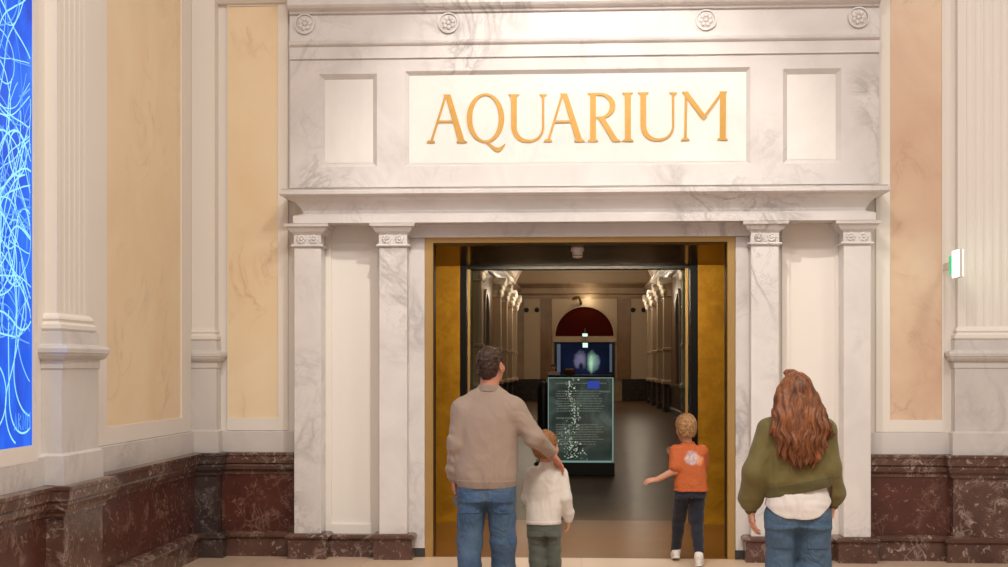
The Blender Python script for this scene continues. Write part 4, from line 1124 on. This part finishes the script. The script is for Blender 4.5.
j.chain([(-.10, .0, .82), (-.118, .0, .48), (-.122, -.10, .10)], [.098, .078, .074], .03, fy=1.1); j.chain([(.080, .0, .82), (.094, .04, .48), (.10, .12, .10)], [.098, .080, .078], .03, fy=1.1)
j.cone((-.006, -.125, .84), (-.008, -.12, .72), .005, .006, .015, 's')
j.folds(.006, 40, [(.25, .1, 1), (-.5, .1, 1), (.6, 0, .8)], 9, lambda x, y, z: np.clip(1.2 - z, .3, 1))
j.cut((0, 0, .075), (0, 0, -1))
jn = j.build('jeans', M['jeans'], root)
M['denim_patch'] = denim_m('denim_pocket', (60, 88, 124), (100, 128, 158))
for lo, hi in (((-.165, -.2, .68), (-.045, -.03, .815)), ((.03, -.2, .68), (.145, -.03, .815)), ((-.30, -.05, .48), (-.16, .07, .67)), ((.13, -.05, .48), (.30, .07, .67))):
    shell(j, .0045, lo, hi, 'pocket', M['denim_patch'], jn)
MB().tube([(-.606 - .205, -2.87 - .02, .80), (-.606 - .222, -2.87 - .025, .77), (-.606 - .20, -2.87 - .03, .72)], .008, 6).build('hammer_loop', M['denim_patch'], jn)
foot_shoe(root, (-.118, -.10, .09), 4, 1.0, M['shoe_dark'], M['sole_white']); foot_shoe(root, (.10, .12, .09), -6, 1.0, M['shoe_dark'], M['sole_white'])

# ---------------------------------------------------------------- the child in white
root = person('small ginger haired child in a white top and grey green trousers beside the man', -.22, -2.57)
px = lambda x: (x - 549) / 150.0
pz = lambda y: CAMZ - (y - 367) / 150.0
M['white_top'] = cloth_m('white_jersey', (226, 218, 208), .03); M['grey_green'] = cloth_m('grey_green_trousers', (88, 92, 84), .1)
M['hair_ginger'] = hair_m('ginger_hair', (104, 66, 38), (162, 110, 66), (30, 30, 30))
s = .86; hc = V(px(546.5), 0, 1.087); HR = rot(-42, 8)
shl, ell_, wrl = V(-.105, .0, .905), V(-.14, .03, .745), V(-.11, .14, .665)
shr, elr, wrr = V(.075, 0, .905), V(.108, -.02, .755), V(.130, .03, .605)
f = Field((-.26, -.18, .02), (.26, .30, 1.24), .0045)
bare(f, 1.19, [(shl, ell_, wrl), (shr, elr, wrr), (V(-.07, 0, .56), V(-.075, 0, .32), V(-.075, -.05, .07)), (V(.015, 0, .56), V(.028, .02, .32), V(.035, .08, .07))], [(.034, .028, .021), (.034, .028, .021), (.045, .036, .028), (.045, .036, .028)],
     [(.52, .095, .07, -.02, 0), (.62, .095, .07, -.02, 0), (.75, .09, .068, -.02, 0), (.88, .10, .068, -.02, 0), (.93, .08, .05, -.02, 0)])
f.cone((-.02, -.005, .92), hc + HR @ V(0, -.015, -.05) * s, .042, .038, .02)
L = head(f, hc, HR, s)
hand(f, wrl, V(.5, .8, -.2), (0, 0, -1), (1, 0, .3), .62, 25); hand(f, wrr, V(.02, .25, -1), (-1, .1, 0), (0, 1, 0), .62, 26)
f.build('body', M['skin'], root); add_eyes(root, L, s)
short_hair(root, hc, HR, s, M['hair_ginger'], .05, -.078, .014, 8)
g = Field((-.24, -.2, .52), (.24, .26, 1.02), .0045)
g.torso([(.578, .112, .088, -.036, 0), (.60, .118, .092, -.036, 0), (.70, .116, .09, -.032, 0), (.80, .112, .086, -.026, 0), (.88, .108, .078, -.018, 0), (.925, .088, .062, -.016, 0), (.965, .052, .05, -.018, 0), (.99, .045, .046, -.018, 0)], .02, 2.4)
g.chain([shl, ell_, wrl], [.052, .044, .034], .02); g.chain([shr, elr, wrr + V(0, 0, .015)], [.052, .044, .036], .02); g.ell(wrr + V(0, -.004, .045), (.040, .042, .036), None, .015)
g.folds(.005, 46, [(.5, .1, 1), (.9, .1, .5), (-.3, .1, 1)], 14, lambda x, y, z: np.clip(1.15 - z, .3, .8))
g.cut((0, 0, .985), (0, .2, 1)); top_ = g.build('long_sleeve_top', M['white_top'], root)
for w_, d_ in ((wrl, unit(V(.5, .8, -.2))), (wrr, V(.02, .1, -1))):
    c_ = Field(w_ - .08, w_ + .08, .004); c_.cone(w_ - d_ * .035, w_ - d_ * .0, .032, .029, .005); c_.build('cuff', M['white_top'], top_)
shell(g, .003, (-.18, -.16, .54), (.085, .16, .60), 'hem_band', M['white_top'], top_)
j = Field((-.2, -.18, .03), (.18, .20, .68), .005)
j.torso([(.50, .108, .085, -.032, 0), (.58, .106, .082, -.032, 0), (.65, .098, .076, -.03, 0)], .02, 2.5)
j.chain([(-.085, 0, .54), (-.078, 0, .32), (-.072, -.05, .08)], [.062, .052, .045], .02); j.chain([(.022, 0, .54), (.030, .02, .32), (.035, .08, .08)], [.060, .050, .045], .02)
j.cone((-.03, -.09, .53), (-.03, -.085, .46), .004, .005, .012, 's')
j.folds(.004, 60, [(.2, .1, 1), (-.5, 0, 1)], 21); j.cut((0, 0, .065), (0, 0, -1)); jn = j.build('trousers', M['grey_green'], root)
for lo, hi in (((-.125, -.2, .44), (-.05, -.02, .53)), ((-.01, -.2, .44), (.065, -.02, .53))): shell(j, .003, lo, hi, 'pocket', M['grey_green'], jn)
foot_shoe(root, (-.072, -.05, .065), 3, .68, M['shoe_white'], M['sole_white']); foot_shoe(root, (.035, .08, .065), -3, .68, M['shoe_white'], M['sole_white'])

# ---------------------------------------------------------------- the boy in orange
root = person('blond boy in an orange t-shirt and navy trousers walking through the portal', .885, -.43)
px = lambda x: (x - 690) / 122.0
pz = lambda y: CAMZ - (y - 367) / 122.0
def orange_m():
    t = NT('orange_jersey').set(Roughness=.85); v = t.coord()
    b = t.mix(t.noise(v, 7, 6), srgb(178, 84, 38), srgb(192, 101, 52))
    # round pale print with smudged blue drawing and a cream patch, on the back only
    sep = t.n('ShaderNodeSeparateXYZ', {0: v}); x, y, z = sep.outputs
    def disc(cx, cz, r, soft=.012):
        d = t.math('SQRT', t.math('ADD', t.math('POWER', t.math('SUBTRACT', x, cx), 2.0), t.math('POWER', t.math('SUBTRACT', z, cz), 2.0)))
        d = t.math('ADD', d, t.math('MULTIPLY', t.math('SUBTRACT', t.noise(v, 22, 3), .5), .05))
        return t.n('ShaderNodeMapRange', {0: d, 1: r + soft, 2: r - soft, 3: 0.0, 4: 1.0}).outputs[0]
    back = t.math('LESS_THAN', y, -.01)
    pale = t.mix(t.ramp(t.math('ABSOLUTE', t.math('SUBTRACT', t.noise(v, 26, 4, 1.0), .5)), [(0, G4(1)), (.07, G4(0))]), srgb(222, 196, 188), srgb(150, 140, 166))
    b = t.mix(t.math('MULTIPLY', t.math('MULTIPLY', disc(.062, .865, .032), back), .75), b, srgb(232, 158, 112))
    b = t.mix(t.math('MULTIPLY', t.math('MULTIPLY', disc(.002, .88, .052), back), .9), b, pale)
    t.base(b)
    fo = t.noise(t.coord((1, 1, .6), (.3, .6, .5)), 12, 2, 1.6)
    return t.bump(t.math('ADD', t.math('MULTIPLY', t.noise(v, 180, 3), .05), fo), .55, .025).mat
M['orange'] = orange_m(); M['navy'] = cloth_m('navy_trousers', (24, 27, 42), .12); M['hair_blond'] = hair_m('dark_blond_hair', (106, 74, 46), (172, 130, 86), (60, 60, 22))
s = .92; hc = V(px(685), .02, 1.115); HR = rot(14, 2)
shl, ell_, wrl = V(-.118, .0, .935), V(-.122, -.045, .785), V(-.272, -.01, .705)
shr, elr, wrr = V(.088, .02, .935), V(.10, .12, .80), V(-.08, .165, .90)
f = Field((-.44, -.2, .01), (.24, .52, 1.29), .0045)
kneeL, ankL, kneeR, ankR = V(-.085, .17, .36), V(-.10, .32, .11), V(.05, .05, .36), V(.065, -.01, .075)
bare(f, 1.25, [(shl, ell_, wrl), (shr, elr, wrr), (V(-.07, .02, .6), kneeL, ankL), (V(.045, .02, .6), kneeR, ankR)], [(.036, .031, .022), (.036, .031, .022), (.055, .042, .03), (.055, .042, .03)],
     [(.56, .10, .07, -.01, .01), (.68, .098, .07, -.01, .01), (.8, .095, .07, -.015, .01), (.92, .105, .07, -.016, .01), (.965, .085, .05, -.018, .01)])
f.cone((-.022, .005, .955), hc + HR @ V(0, -.015, -.05) * s, .042, .039, .02)
L = head(f, hc, HR, s)
hand(f, wrl, V(-.95, .18, -.14), (.1, .5, -.85), (0, .9, .5), .70, 20, 9, 42); hand(f, wrr, V(-.95, .1, .3), (0, -1, 0), (0, 0, 1), .66, 22)
f.build('body', M['skin'], root); add_eyes(root, L, s)
short_hair(root, hc, HR, s, M['hair_blond'], .05, -.07, .020, 12, tuft=.0035)
g = Field((-.24, -.2, .56), (.22, .24, 1.05), .0045)
g.torso([(.612, .135, .094, .0, .01), (.64, .136, .094, -.0, .01), (.75, .130, .092, -.006, .01), (.85, .128, .09, -.012, .01), (.92, .122, .08, -.014, .01), (.96, .092, .064, -.018, .01), (.995, .056, .05, -.022, .01), (1.01, .05, .046, -.022, .01)], .02, 2.5)
e1 = shl + (ell_ - shl) * .82; e2 = shr + (elr - shr) * .85
g.cone(shl, e1, .056, .060, .02); g.cone(shr, e2, .055, .058, .02)
dl = unit(ell_ - shl)
g.folds(.005, 44, [(.6, .1, 1), (.9, .1, .5), (-.3, .1, 1)], 33, lambda x, y, z: np.clip(1.2 - z, .3, .8)); g.cut((0, 0, 1.0), (0, .25, 1)); ts = g.build('t_shirt', M['orange'], root)
shell(g, .003, (-.16, -.16, .57), (.16, .18, .632), 'hem_band', M['orange'], ts)
c_ = Field((-.12, -.1, .95), (.08, .12, 1.05), .004); c_.torso([(.985, .058, .056, -.022, .01), (1.012, .050, .050, -.022, .008)], .01, 2.2); c_.build('collar', M['orange'], ts)
j = Field((-.24, -.2, .05), (.22, .46, .70), .005)
j.torso([(.56, .128, .09, -.004, .015), (.64, .130, .09, -.004, .015), (.68, .122, .084, -.004, .015)], .02, 2.5)
j.chain([V(-.068, .02, .585), kneeL, ankL + V(0, 0, -.03)], [.068, .054, .040], .02); j.chain([V(.056, .02, .585), kneeR, ankR + V(0, 0, .05)], [.068, .055, .042], .02)
j.cone((-.006, -.09, .58), (-.006, -.085, .50), .004, .006, .012, 's')
j.folds(.004, 60, [(.2, .1, 1), (-.5, 0, 1)], 22); jn = j.build('trousers', M['navy'], root)
for lo, hi in (((-.115, -.2, .49), (-.03, -.02, .58)), ((.02, -.2, .49), (.105, -.02, .58))): shell(j, .003, lo, hi, 'pocket', M['navy'], jn)
foot_shoe(root, tuple(ankL + V(0, 0, -.045 + .012)), 4, .72, M['shoe_white'], M['sole_white'], -12); foot_shoe(root, tuple(ankR + V(0, 0, -.008)), -8, .72, M['shoe_white'], M['sole_white'])

# ---------------------------------------------------------------- the woman
root = person('woman with long wavy auburn hair in an olive jacket and wide blue jeans', 1.217, -3.9)
px = lambda x: (x - 795) / 175.0
pz = lambda y: CAMZ - (y - 367) / 175.0
M['olive'] = cloth_m('olive_jacket', (104, 93, 46), .10, .7, 140, .2, 5); M['olive_rib'] = cloth_m('olive_ribbing', (88, 80, 42), .06); M['shirt_white'] = cloth_m('white_shirt', (218, 210, 204), .03)
M['jeans2'] = denim_m('mid_blue_denim', (70, 96, 122), (98, 124, 148), .4); M['auburn'] = hair_m('auburn_hair', (66, 36, 21), (146, 90, 54), (46, 46, 5))
hc = V(px(792.5), .01, 1.472); HR = rot(22, 14); s = .96
shl, ell_, wrl = V(-.158, .0, 1.262), V(-.234, -.02, 1.03), V(-.256, .05, .815)
shr, elr, wrr = V(.150, .0, 1.262), V(.172, -.02, 1.05), V(.206, .05, .845)
f = Field((-.40, -.24, .02), (.38, .30, 1.64), .0052)
lh = [(V(-.085, 0, .83), V(-.085, .02, .46), V(-.085, -.06, .085)), (V(.075, 0, .83), V(.09, .04, .46), V(.10, .14, .085))]
bare(f, 1.6, [(shl, ell_, wrl), (shr, elr, wrr), *lh], [(.042, .035, .025), (.042, .035, .025), (.075, .052, .038), (.075, .052, .038)],
     [(.78, .15, .10, 0, 0), (.9, .15, .10, 0, 0), (1.05, .115, .08, 0, 0), (1.2, .135, .09, 0, 0), (1.30, .12, .06, -.005, 0)])
f.cone((-.008, -.01, 1.28), hc + HR @ V(0, -.02, -.05), .055, .048, .03)
L = head(f, hc, HR, s)
hand(f, wrl, V(.10, .12, -1), (1, .2, .1), (.1, 1, 0), .92, 20, 8); hand(f, wrr, V(-.08, .15, -1), (-1, .1, 0), (0, 1, 0), .92, 30)
f.build('body', M['skin'], root); add_eyes(root, L, s)
# jacket
g = Field((-.38, -.26, .80), (.36, .26, 1.42), .0055)
slant = lambda x: .918 + .20 * x
g.torso([(.86, .168, .115, .0, 0), (.93, .172, .12, .0, 0), (.97, .186, .132, .0, 0), (1.05, .180, .130, -.002, 0), (1.15, .178, .126, -.004, 0), (1.23, .164, .116, -.006, 0), (1.285, .125, .092, -.008, 0), (1.33, .085, .075, -.01, -.005), (1.37, .070, .07, -.01, -.005)], .03, 2.4)
g.cone((-.10, 0, 1.30), shl, .05, .066, .05); g.cone((.09, 0, 1.30), shr, .05, .066, .05)
g.chain([shl, ell_, wrl + V(0, -.005, .055), wrl + V(0, -.005, .025)], [.068, .074, .070, .046], .03); g.chain([shr, elr, wrr + V(0, -.005, .055), wrr + V(0, 0, .02)], [.066, .068, .068, .044], .03)
g.folds(.007, 30, [(.5, .2, 1), (.9, .1, .5), (-.6, .1, .8)], 41, lambda x, y, z: np.clip(1.5 - z, .3, .8))
X_, Z_ = g.ax[0][:, None, None], g.ax[2][None, None, :]
g.F = np.where(np.abs(X_) < .185, np.maximum(g.F, slant(X_) - Z_), g.F).astype(np.float32)
jk = g.build('jacket', M['olive'], root)
q = g.copyf(); q.F = np.maximum(q.F - .003, Z_ - slant(X_) - .062).astype(np.float32); q.box((-.178, -.2, .84), (.176, .2, 1.06)); q.build('hem_band', M['olive_rib'], jk)
for w_, d_ in ((wrl, unit(V(.0, .1, -1))), (wrr, unit(V(-.05, .12, -1)))):
    c_ = Field(w_ - .12, w_ + .12, .005); c_.cone(w_ - d_ * .045, w_ - d_ * -.004, .040, .036, .005); c_.build('cuff', M['olive_rib'], jk)
# shirt tail
b_ = Field((-.22, -.18, .70), (.22, .18, 1.05), .005)
b_.torso([(.74, .186, .134, .003, 0), (.85, .184, .134, .003, 0), (.93, .160, .112, .003, 0), (1.0, .15, .10, .003, 0)], .01, 2.4)
b_.F = np.maximum(b_.F, (.770 + .075 * (np.abs(b_.ax[0][:, None, None] + .005) / .178) ** 3) - b_.ax[2][None, None, :]).astype(np.float32)
b_.folds(.004, 46, [(1, .1, .5), (.4, .1, 1)], 52); b_.build('shirt', M['shirt_white'], root)
# wide jeans
j = Field((-.28, -.26, .02), (.32, .34, .95), .006)
j.torso([(.72, .176, .118, .004, 0), (.80, .168, .114, .004, 0), (.88, .150, .104, .004, 0), (.92, .146, .10, .004, 0)], .02, 2.5)
j.chain([(-.088, 0, .77), (-.094, .02, .46), (-.096, -.06, .06)], [.096, .080, .086], .03, fy=1.1); j.chain([(.088, 0, .77), (.098, .04, .46), (.108, .14, .06)], [.098, .098, .108], .03, fy=1.1)
j.cone((-.0, -.125, .78), (-.004, -.118, .66), .004, .010, .015, 's'); j.cone((-.004, -.115, .66), (-.012, -.11, .40), .010, .022, .02, 's')
j.folds(.007, 34, [(.3, .1, 1), (-.7, .1, .7), (1, .1, .2)], 61, lambda x, y, z: np.clip(1.1 - z, .3, .9)); j.cut((0, 0, .045), (0, 0, -1)); jn = j.build('jeans', M['jeans2'], root)
for lo, hi in (((-.15, -.2, .60), (-.03, -.03, .735)), ((.04, -.2, .60), (.16, -.03, .735))): shell(j, .0045, lo, hi, 'pocket', M['jeans2'], jn)
foot_shoe(root, (-.085, -.06, .085), 4, .9, M['shoe_white'], M['sole_white']); foot_shoe(root, (.10, .14, .085), -6, .9, M['shoe_white'], M['sole_white'])
# long wavy hair
hf = Field((-.30, -.26, .98), (.30, .20, 1.64), .0042)
LH = lambda x, y, z: hc + HR @ (V(x, y, z) * s)
hf.ell(LH(0, -.016, .036), V(.090, .106, .096) * s, HR, .02)
hf.chain([(px(792), -.05, 1.44), (px(792), -.095, 1.33), (px(793), -.135, 1.20), (px(797), -.14, 1.09)], [.088, .082, .070, .045], .04, fx=1.35, fy=.75)
hf.chain([(px(780), -.06, 1.42), (px(775), -.10, 1.27), (px(778), -.13, 1.13)], [.055, .05, .028], .03); hf.chain([(px(806), -.06, 1.42), (px(813), -.10, 1.27), (px(812), -.13, 1.12)], [.055, .055, .032], .03)
hf.chain([(px(808), -.02, 1.43), (px(814), -.05, 1.35), (px(821), -.055, 1.285), (px(826), -.06, 1.235)], [.05, .040, .032, .014], .03)
for q in (-1, 1): hf.chain([LH(q * .078, .02, .02), LH(q * .085, .0, -.09), (hc[0] + q * .085, -.02, 1.33)], [.028, .034, .04], .03)
hf.ell(LH(0, .07, .105), V(.05, .035, .022) * s, HR, .02)
X_, Y_, Z_ = hf.ax[0][:, None, None], hf.ax[1][None, :, None], hf.ax[2][None, None, :]
fall = np.clip((1.50 - Z_) / .25, .15, 1)
wv = X_ + .012 * np.sin(Z_ * 42 + 2.2 * np.sin(X_ * 20)) * fall
hf.F = (hf.F + .0062 * fall * np.sin(wv * 165 + .6 * np.sin(Z_ * 17)) + .0040 * fall * np.sin(wv * 310 + Z_ * 14) + .004 * fall * np.sin(Z_ * 58 + X_ * 38)).astype(np.float32)
ragg = 1.065 + .022 * np.sin(X_ * 70) + .016 * np.sin(X_ * 160 + 1) + 3.2 * (X_ - .01) ** 2
hf.F = np.maximum(hf.F, (ragg - Z_) * .6).astype(np.float32)
hf.ell(LH(0, .098, -.045), V(.060, .05, .105) * s, HR, .012, 's')
hr = hf.build('hair', M['auburn'], root)
rng = random.Random(21); b = MB()
for i in range(120):                              # loose wavy locks lying on the mass
    u = rng.gauss(0, .42); x0 = px(792) + u * .075; z0 = 1.50 - abs(u) * .06; n_ = 16; pts = []; rs = []
    ph = rng.uniform(0, 6.28); ln = rng.uniform(.30, .44); am = rng.uniform(.006, .016)
    for k_ in range(n_):
        t_ = k_ / (n_ - 1); z = z0 - ln * t_
        xx = x0 + (u * .075) * t_ + am * math.sin(ph + 34 * (z0 - z) ) * min(1, t_ * 2) + .012 * t_
        dep = np.interp(z, [1.08, 1.2, 1.33, 1.44, 1.5], [.165, .187, .158, .125, .10]); hw = np.interp(z, [1.08, 1.2, 1.33, 1.44, 1.5], [.085, .115, .12, .105, .085])
        e_ = min(1, abs(xx - px(793)) / hw); yy = -dep * math.sqrt(max(.05, 1 - e_ * e_)) - .002 + .006 * math.sin(ph * 2 + 25 * z)
        pts.append((1.217 + xx, -3.9 + yy, z)); rs.append(.0065 * (1 - .75 * t_ ** 2) * (.5 + min(.5, t_ * 3)))
    b.tube(pts, rs, 6)
for i in range(14):
    ph = rng.uniform(0, 6); pts = []; rs = []
    for k_ in range(12):
        t_ = k_ / 11; z = 1.42 - .20 * t_; xx = px(807) + .105 * t_ ** .8 + rng.uniform(-.001, .001) + .008 * math.sin(ph + 9 * t_) + (i - 7) * .0035
        pts.append((1.217 + xx, -3.9 - .055 - .035 * math.sin(2.6 * t_) - .003 * (i % 4), z + (i - 7) * .003)); rs.append(.007 * (1 - .7 * t_ ** 2))
    b.tube(pts, rs, 6)
lk = b.build('locks', M['auburn'], hr, smooth=True); lk['kind'] = 'stuff'

# ---------------------------------------------------------------- somebody behind the far counter
fx_, _ = W(553.5, 0, CY + 1.3)
root = person('distant dark haired person in a grey top behind the dark counter', fx_, CY + 1.3)
hc = V(0, 0, 1.60); HR = rot(180, -5)
f = Field((-.34, -.3, .02), (.34, .3, 1.78), .012)
bare(f, 1.7, [(V(-.17, 0, 1.36), V(-.22, .02, 1.1), V(-.18, -.16, 1.0)), (V(.17, 0, 1.36), V(.22, .02, 1.1), V(.18, -.16, 1.0)), (V(-.09, 0, .85), V(-.1, 0, .48), V(-.1, 0, .08)), (V(.09, 0, .85), V(.1, 0, .48), V(.1, 0, .08))], [(.05, .042, .03)] * 2 + [(.08, .06, .045)] * 2,
     [(.82, .15, .10, 0, 0), (1.1, .14, .09, 0, 0), (1.3, .16, .10, 0, 0), (1.40, .12, .07, 0, 0)])
f.cone((0, 0, 1.38), (0, 0, 1.52), .06, .055, .03); L = head(f, hc, HR, .98)
hand(f, V(-.18, -.16, 1.0), V(.2, -1, -.1), (0, 0, -1), (1, 0, 0), 1.0); hand(f, V(.18, -.16, 1.0), V(-.2, -1, -.1), (0, 0, -1), (-1, 0, 0), 1.0)
f.build('body', M['skin'], root)
short_hair(root, hc, HR, .98, hair_m('dark_hair', (30, 22, 18), (50, 38, 30), (30, 30, 30)), h=.008)
g = Field((-.34, -.28, .8), (.34, .28, 1.5), .012)
g.torso([(.84, .18, .13, 0, 0), (1.1, .18, .125, 0, 0), (1.3, .19, .12, 0, 0), (1.4, .13, .09, 0, 0), (1.47, .07, .07, 0, 0)], .03)
g.chain([(-.17, 0, 1.36), (-.22, .02, 1.1), (-.18, -.14, 1.0)], [.072, .06, .045]); g.chain([(.17, 0, 1.36), (.22, .02, 1.1), (.18, -.14, 1.0)], [.072, .06, .045]); g.build('sweater', cloth_m('grey_top', (150, 138, 134)), root)
g = Field((-.3, -.25, .03), (.3, .25, .9), .012); g.torso([(.78, .17, .12, 0, 0), (.88, .165, .11, 0, 0)], .02)
g.chain([(-.09, 0, .82), (-.1, 0, .08)], [.09, .07]); g.chain([(.09, 0, .82), (.1, 0, .08)], [.09, .07]); g.build('trousers', M['navy'], root)
for q in (-.1, .1): foot_shoe(root, (q, 0, .086), 180, 1.0, M['shoe_dark'], M['sole_white'])
